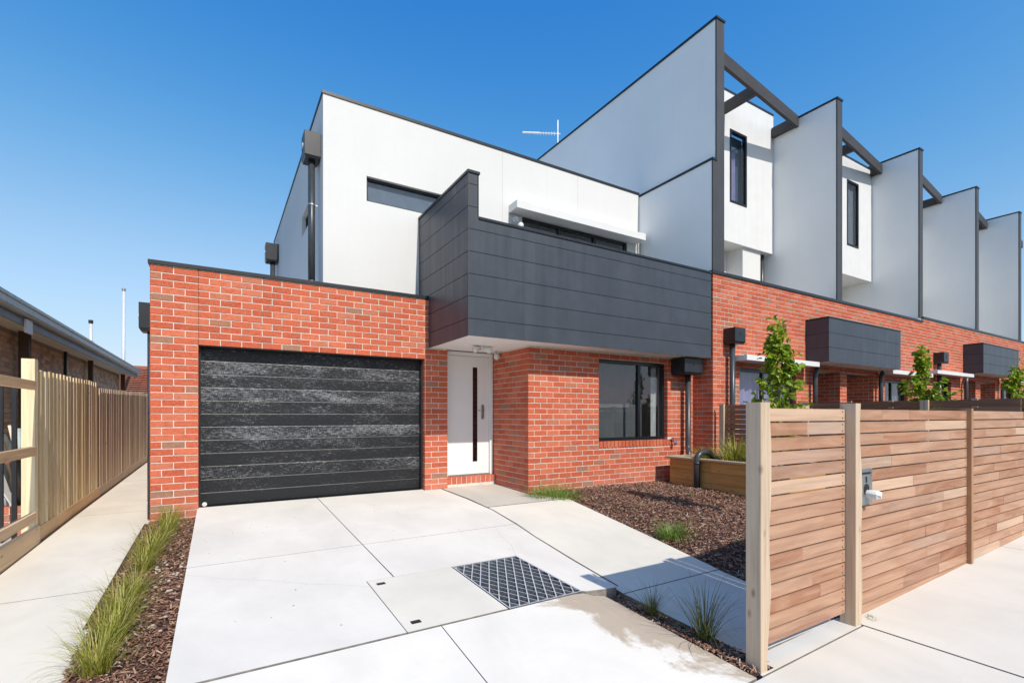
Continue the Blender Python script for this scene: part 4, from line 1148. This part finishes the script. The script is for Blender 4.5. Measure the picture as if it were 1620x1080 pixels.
# beyond: tiled roof house and two poles
FH = thing('tiled_roof_house', (-4, 30, 0), 'distant house with a red tiled roof between the fence and the garage', 'house')
box('wall', 'old_brick', FH, -11, 1, 29, 38, -.3, 2.3)
st = MB(); rows_ = 14
for r in range(rows_):
    z0 = 2.25 + r * .105; y0 = 28.6 + r * .27
    for i in range(40):
        x0 = -11.3 + i * .31; st.box(x0, x0 + .30, y0, y0 + .30, z0 + .004 * (i % 2), z0 + .055 + .004 * (i % 2))
st.build('roof_tiles', 'roof_tile', FH, kind='stuff')
box('ridge', 'roof_tile', FH, -11.3, 1.1, 32.2, 32.5, 3.68, 3.80)
b = MB(); b.quad((-11.3, 28.7, 2.24), (1.1, 28.7, 2.24), (1.1, 32.4, 3.68), (-11.3, 32.4, 3.68)); b.quad((-11.3, 32.4, 3.68), (1.1, 32.4, 3.68), (1.1, 38.4, 2.2), (-11.3, 38.4, 2.2)); b.build('roof_deck', 'roof_dark', FH)
po = thing('utility_pole', (-3.75, 28.5, -.3), 'tall thin pale pole rising behind the bungalow gutter', 'pole')
MB().tube([(-3.75, 28.5, -.3), (-3.72, 28.5, 6.95)], [.075, .06], 10).build('shaft', 'galvanised', po, smooth=True)
MB().tube([(-3.72, 28.5, 6.93), (-3.72, 28.5, 7.03)], .08, 10).build('cap', 'steel', po)
fl = thing('flue_pipe', (-4.5, 26, 2.5), 'short pale flue pipe with a dark cap above the bungalow roof', 'flue')
MB().tube([(-4.46, 26, 2.0), (-4.46, 26, 4.95)], .06, 10).build('pipe', 'galvanised', fl, smooth=True)
MB().tube([(-4.46, 26, 4.95), (-4.46, 26, 5.08)], .08, 10).build('cap', 'black_metal', fl)
# ================================================================== PLANTING
def blade(b, p, ang, lean, L, w, rr, seg=4, curl=1.0):
    """a strap leaf that rises and arches over"""
    d = Vector((math.cos(ang), math.sin(ang), 0)); s = Vector((-d.y, d.x, 0))
    i0 = len(b.v); q = Vector(p); th = lean
    for k_ in range(seg + 1):
        t = k_ / seg; ww = w * (1 - t ** 1.6) * .5 + .0004
        b.v += [tuple(q - s * ww), tuple(q + s * ww)]
        th += curl * (.12 + .34 * t)
        q = q + (d * math.sin(th) + Vector((0, 0, 1)) * math.cos(th)) * (L / seg)
    for k_ in range(seg):
        a = i0 + 2 * k_; b.f.append((a, a + 1, a + 3, a + 2)); b.m.append(0)
def tuft_mesh(name, seed, n, L, w, spread, m, curl=1.0, lean=.5):
    rr = random.Random(seed); b = MB()
    for i in range(n):
        r = spread * math.sqrt(rr.random()); a = rr.uniform(0, 6.283)
        blade(b, (r * math.cos(a), r * math.sin(a), -.01), a + rr.uniform(-.9, .9), rr.uniform(0, lean) * (.3 + r / spread), L * rr.uniform(.5, 1.1), w * rr.uniform(.6, 1.2), rr, 5, curl * rr.uniform(.3, 1.3))
    return b.mesh(name, m)
TM = [tuft_mesh('tussock_plant', 20 + i, 230, .46, .0058, .09, 'tussock_leaf', 1.0, .55) for i in range(3)]
beds = [(-.50, 7.05, .72, 'bushy yellow green tussock against the foot of the garage pier'),
        (-.46, 6.62, .66, 'tussock second from the garage pier, in the side bed'),
        (-.52, 6.15, .70, 'tussock third from the garage pier, in the middle of the far clump'),
        (-.55, 5.70, .76, 'tussock fourth from the garage pier, near the front of the far clump'),
        (-.55, 5.28, .66, 'front tussock of the far clump, just behind a strip of bare bark'),
        (-.54, 4.66, .60, 'sparse tussock just in front of the strip of bare bark in the side bed'),
        (-.57, 4.25, .74, 'third tussock from the bottom edge of the photo, blades over the side path'),
        (-.57, 3.86, .78, 'tall tussock in the side bed just behind the nearest one'),
        (-.57, 3.45, .74, 'nearest tussock of the side bed, at the bottom edge of the photo')]
for i, (x, y, s, lab) in enumerate(beds):
    o = inst('tussock_plant', TM[i % 3], None, (x, y, zbed(y)), (s, s, s), i * 1.7)
    tag(o, lab, 'plant', 'tussocks in the side bed')
DT = [tuft_mesh('strip_tussock', 40 + i, 95, .42, .0055, .05, 'dark_tussock_leaf', .75, .6) for i in range(2)]
for i, (x, y, s, lab) in enumerate([(2.645, 2.46, .72, 'small dark tussock by the kerb step in the narrow strip beside the path'), (2.66, 2.03, 1.0, 'taller dark tussock in the narrow strip next to the first gate post')]):
    tag(inst('tussock_plant', DT[i], None, (x, y, -.235 - .0 * i), (s, s, s), i * 2.1), lab, 'plant', 'tussocks in the narrow strip')
PT = [tuft_mesh('planter_tussock', 80 + i, 260, .40, .010, .13, 'tussock_leaf', .8, .6) for i in range(2)]
for i, (x, y, s, lab) in enumerate([(7.40, 5.62, .95, 'thin tussock at the back of the planter near the downpipe'), (7.36, 5.02, 1.55, 'large bright tussock in the planter box beside the drain elbow'), (7.34, 4.5, 1.5, 'bright tussock at the near end of the planter, partly hidden by the gate post')]):
    tag(inst('tussock_plant', PT[i % 2], None, (x, y, .335), (s, s, s), i * 1.3), lab, 'plant', 'tussocks in the planter box')
GT = tuft_mesh('lawn_clump', 61, 620, .26, .005, .30, 'grass_leaf', 1.5, .9)
tag(inst('grass_clump', GT, None, (4.36, 5.98, zmulch(4.5, 6.0) - .01), (1.2, .85, 1.55), -.5), 'wide low clump of green grass at the corner of the brick wall and path', 'grass clump')
GT2 = tuft_mesh('lawn_clump', 62, 380, .27, .0045, .13, 'grass_leaf', 1.3, .9)
tag(inst('grass_clump', GT2, None, (4.32, 3.70, zmulch(4.3, 3.7) - .01), (1, 1, 1), 0), 'round green grass tuft at the edge of the path and the bark', 'grass clump')
WM = tuft_mesh('weed', 63, 60, .07, .006, .09, 'grass_leaf', 1.4, 1.0)
weeds = [(4.95, 4.85, 1.0, 'small green weed in the middle of the bark, left of the tree shadow'), (4.85, 5.95, .7, 'tiny green weed near the grass clump by the brick wall'), (6.35, 5.05, 1.0, 'flat green weed in the bark in front of the planter'),
         (4.95, 3.95, .9, 'pale weed in the bark behind the round grass tuft'), (4.62, 3.85, .7, 'sparse weed just beside the round grass tuft'), (4.55, 3.05, .8, 'little weed in the shadow of the gate'), (4.75, 2.9, .7, 'second little weed in the gate shadow, nearer the post'), (3.92, 1.62, .5, 'small green weed at the foot of the second gate post')]
for i, (x, y, s, lab) in enumerate(weeds):
    zz = zmulch(x, y) - .01 if i < 7 else zfoot(x)
    tag(inst('weed', WM, None, (x, y, zz), (s, s * .7, s), i), lab, 'weed', 'weeds in the bark')
# bark chips
def chips(name, n, inside, zf, seed, s=1.0, box_=None):
    rr = random.Random(seed); b = MB(); x0, x1, y0, y1 = box_
    c = 0
    while c < n:
        x, y = rr.uniform(x0, x1), rr.uniform(y0, y1)
        if not inside(x, y): continue
        c += 1
        L = rr.choice([.018, .025, .03, .04, .055]) * s * rr.uniform(.8, 1.3); w = rr.uniform(.006, .016) * s
        a = rr.uniform(0, 6.283); tl = rr.gauss(0, .30); ro = rr.gauss(0, .5)
        d = Vector((math.cos(a) * math.cos(tl), math.sin(a) * math.cos(tl), math.sin(tl))); sd = Vector((-math.sin(a) * math.cos(ro), math.cos(a) * math.cos(ro), math.sin(ro)))
        up = d.cross(sd); p = Vector((x, y, zf(x, y) + rr.uniform(-.012, .014)))
        A, B_ = d * L * .5, sd * w * .5; t_ = up * .004 * s
        i = len(b.v)
        b.v += [tuple(p - A - B_), tuple(p + A - B_ * .7), tuple(p + A * .9 + B_), tuple(p - A * .9 + B_ * .8), tuple(p - A * .5 + t_), tuple(p + A * .5 + t_)]
        for q in ((i, i + 1, i + 5, i + 4), (i + 2, i + 3, i + 4, i + 5), (i + 1, i + 2, i + 5), (i + 3, i, i + 4)): b.f.append(q); b.m.append(0)
    return b.build(name, 'bark_chips', kind='stuff')
b = MB(); n_ = 40
for j in range(n_ + 1):
    y = 1.74 + (6.36 - 1.74) * j / n_
    for i in range(n_ + 1):
        xr = path_right(y) + .003; x = xr + (12.6 - xr) * (i / n_) ** 1.6; b.v.append((x, y, zmulch(x, y) - .03))
for j in range(n_):
    for i in range(n_): a = j * (n_ + 1) + i; b.f.append((a, a + 1, a + n_ + 2, a + n_ + 1)); b.m.append(0)
b.build('garden_bed', 'mulch_base', kind='structure', smooth=True)
chips('bark_mulch', 30000, lambda x, y: x > path_right(y) + .005 and not (x > 6.99 and y > 3.9), zmulch, 1, 1.0, (3.7, 7.95, 1.76, 6.30))
chips('bark_mulch', 9000, lambda x, y: True, lambda x, y: zbed(y), 2, .85, (-.715, -.228, 2.4, 7.295))
chips('bark_mulch', 1800, lambda x, y: True, lambda x, y: -.235 - .02 * (2.8 - y), 3, .8, (2.56, 2.72, 1.63, 2.83))
sheet('strip_bed', lambda x, y: -.255 - .02 * (2.8 - y), 2.55, 2.73, 1.63, 2.86, 4, 'mulch_base', 'structure')
b = MB(); rr = random.Random(8)
for i in range(34):
    x, y = rr.uniform(-.46, -.26), rr.choice([rr.uniform(4.6, 5.4), rr.uniform(3.5, 7.1)]); s = rr.uniform(.006, .015); z = zbed(y) + .012
    b.tube([(x - s, y, z), (x - s * .5, y, z + s * .3), (x + s * .5, y + s * .3, z + s * .3), (x + s, y, z)], [s * .3, s * .8, s * .75, s * .3], 6)
b.build('pebbles', 'pebble', kind='stuff', smooth=True)
# grit and dry leaf litter on the paving
b = MB(); rr = random.Random(18)
for i in range(60):
    x, y = rr.uniform(-.15, 2.6), rr.uniform(2.95, 7.1)
    if PX0 - .03 < x < GX1 + .03 and y < PY1 + .03: continue
    s = rr.uniform(.002, .006); a = rr.uniform(0, 6.28); z = zd(y) + .002
    b.prism([(x + s * math.cos(a), y + s * math.sin(a), z), (x - s * .4 * math.sin(a), y + s * .4 * math.cos(a), z), (x - s * math.cos(a), y - s * math.sin(a), z), (x + s * .4 * math.sin(a), y - s * .4 * math.cos(a), z)], .003)
b.build('leaf_litter', 'bark_chips', kind='stuff')

# young pear trees, one behind each front fence
def leaf(b, p, n, d, L, w):
    """folded broad leaf: two halves about a midrib"""
    d = d.normalized(); s = n.cross(d).normalized(); n2 = d.cross(s)
    i = len(b.v); f = n2 * w * .22
    b.v += [tuple(p), tuple(p + d * L * .35 + s * w * .5 + f), tuple(p + d * L * .75 + s * w * .36 + f * .7), tuple(p + d * L - n2 * L * .12), tuple(p + d * L * .75 - s * w * .36 + f * .7), tuple(p + d * L * .35 - s * w * .5 + f), tuple(p + d * L * .5)]
    for q in ((0, 6, 2, 1), (6, 3, 2), (0, 5, 4, 6), (6, 4, 3)): b.f.append(tuple(i + k for k in q)); b.m.append(0)
def young_tree(x, y, z0, h, seed, label, crown_w=.22, n=1100):
    rr = random.Random(seed)
    t = thing('young_tree', (x, y, z0), label, 'tree', 'young trees in the front gardens')
    tr = MB(); pts = [(x + .02 * math.sin(k_ * 1.1 + seed), y + .02 * math.cos(k_ * .9), z0 + h * .97 * k_ / 8) for k_ in range(9)]
    tr.tube(pts, [.022 - .0023 * k_ for k_ in range(9)], 8)
    lv = MB(); limbs = []
    for k_ in range(20):
        f = rr.uniform(.38, .95); a = rr.uniform(0, 6.283); bp = Vector(pts[0]).lerp(Vector(pts[8]), f)
        prof = crown_w * (math.sin(min(1, (f - .28) / .30) * math.pi / 2) * (1 - max(0, f - .55) / .52)) * rr.uniform(.6, 1.35)
        e = bp + Vector((math.cos(a) * prof, math.sin(a) * prof, prof * rr.uniform(.5, 1.3)))
        md = bp.lerp(e, .5) + Vector((0, 0, -.03)); tr.tube([bp, md, e], [.008, .006, .002], 5); limbs.append((bp, md, e))
    limbs.append((Vector(pts[5]), Vector(pts[7]), Vector(pts[8]) + Vector((0, 0, .06))))
    limbs.append((Vector(pts[6]), Vector(pts[7]), Vector(pts[8]) + Vector((.03, 0, .02))))
    tr.build('trunk', 'bark', t, smooth=True)
    for i in range(n):
        bp, md, e = limbs[rr.randrange(len(limbs))] if i > 60 else limbs[-1 - i % 2]
        u = rr.uniform(.15, 1.08); p = bp.lerp(md, u * 2) if u < .5 else md.lerp(e, (u - .5) * 2)
        p = p + Vector((rr.gauss(0, .032), rr.gauss(0, .032), rr.gauss(0, .05)))
        c = Vector((x, y, p.z)); o_ = (p - c); o_.z = rr.uniform(-.1, .05)
        d = o_.normalized() + Vector((rr.gauss(0, .6), rr.gauss(0, .6), rr.gauss(-.35, .5)))
        nn = Vector((rr.gauss(0, .6), rr.gauss(-.3, .6), .8))
        L = rr.uniform(.05, .095); leaf(lv, p, nn, d, L, L * rr.uniform(.7, .9))
    lv.build('crown', 'tree_leaf', t)
    return t
young_tree(5.72, 3.33, -.12, 2.40, 3, 'young leafy tree behind the gate, nearest of the street trees')
young_tree(9.80, 3.32, -.08, 2.36, 8, 'young leafy tree behind the long fence, below the first dark entry box', .30)
young_tree(14.5, 3.32, -.05, 2.25, 11, 'young leafy tree cut by the right edge of the photo', .32)
young_tree(19.0, 3.32, -.05, 2.3, 15, 'young leafy tree in the farthest garden, just outside the photo', .45, 300)

# ================================================================== ACROSS THE STREET (mirrored in the window glass)
OH = thing('house_opposite', (7, -22, -.4), 'pale house across the street, seen only mirrored in the front window', 'house')
box('wall', 'white_render', OH, 1, 13, -30, -20, -.6, 3.0)
b = MB(); b.prism([(.4, -19.4, 3.0), (.4, -30.6, 3.0), (.4, -25, 5.6)], 13.2, (1, 0, 0)); b.build('roof', 'roof_dark', OH)
for xw in (3, 8): window(OH, xw, xw + 2, .8, 2.2, -19.99, .06, (xw + 1,), 'dark_glass', -.06 if False else .05)
of = thing('fence_opposite', (5, -13, -.4), 'pale rendered front fence across the street, seen only in reflections', 'fence')
box('wall', 'white_render', of, -12, 24, -13.2, -13, -.6, .75)
def far_tree(x, y, h, w, seed, label):
    rr = random.Random(seed); t = thing('street_tree', (x, y, -.5), label, 'tree', 'trees across the street')
    MB().tube([(x, y, -.6), (x + .1, y, h * .3), (x, y + .1, h * .6)], [.22, .16, .08], 8).build('trunk', 'bark', t)
    lv = MB(); cl_ = [(Vector((rr.gauss(0, w * .33), rr.gauss(0, w * .33), h * rr.uniform(.4, .95))), rr.uniform(.5, 1.0)) for _ in range(22)]
    for i in range(2600):
        c, r = cl_[rr.randrange(22)]; d = Vector((rr.gauss(0, 1), rr.gauss(0, 1), rr.gauss(0, 1))).normalized()
        leaf(lv, Vector((x, y, 0)) + c + d * r * rr.uniform(.6, 1), Vector((rr.gauss(0, 1), rr.gauss(0, 1), 1)), d + Vector((rr.gauss(0, .6), rr.gauss(0, .6), 0)), .22, .16)
    lv.build('crown', 'far_leaf', t)
far_tree(14.5, -17, 7.5, 3.0, 1, 'round street tree opposite the front window, seen in the glass')
far_tree(19.5, -18, 6.2, 2.6, 2, 'smaller street tree right of the opposite house, seen in the glass')
far_tree(-3, -18, 7.0, 3.0, 3, 'street tree opposite the driveway, behind the camera')
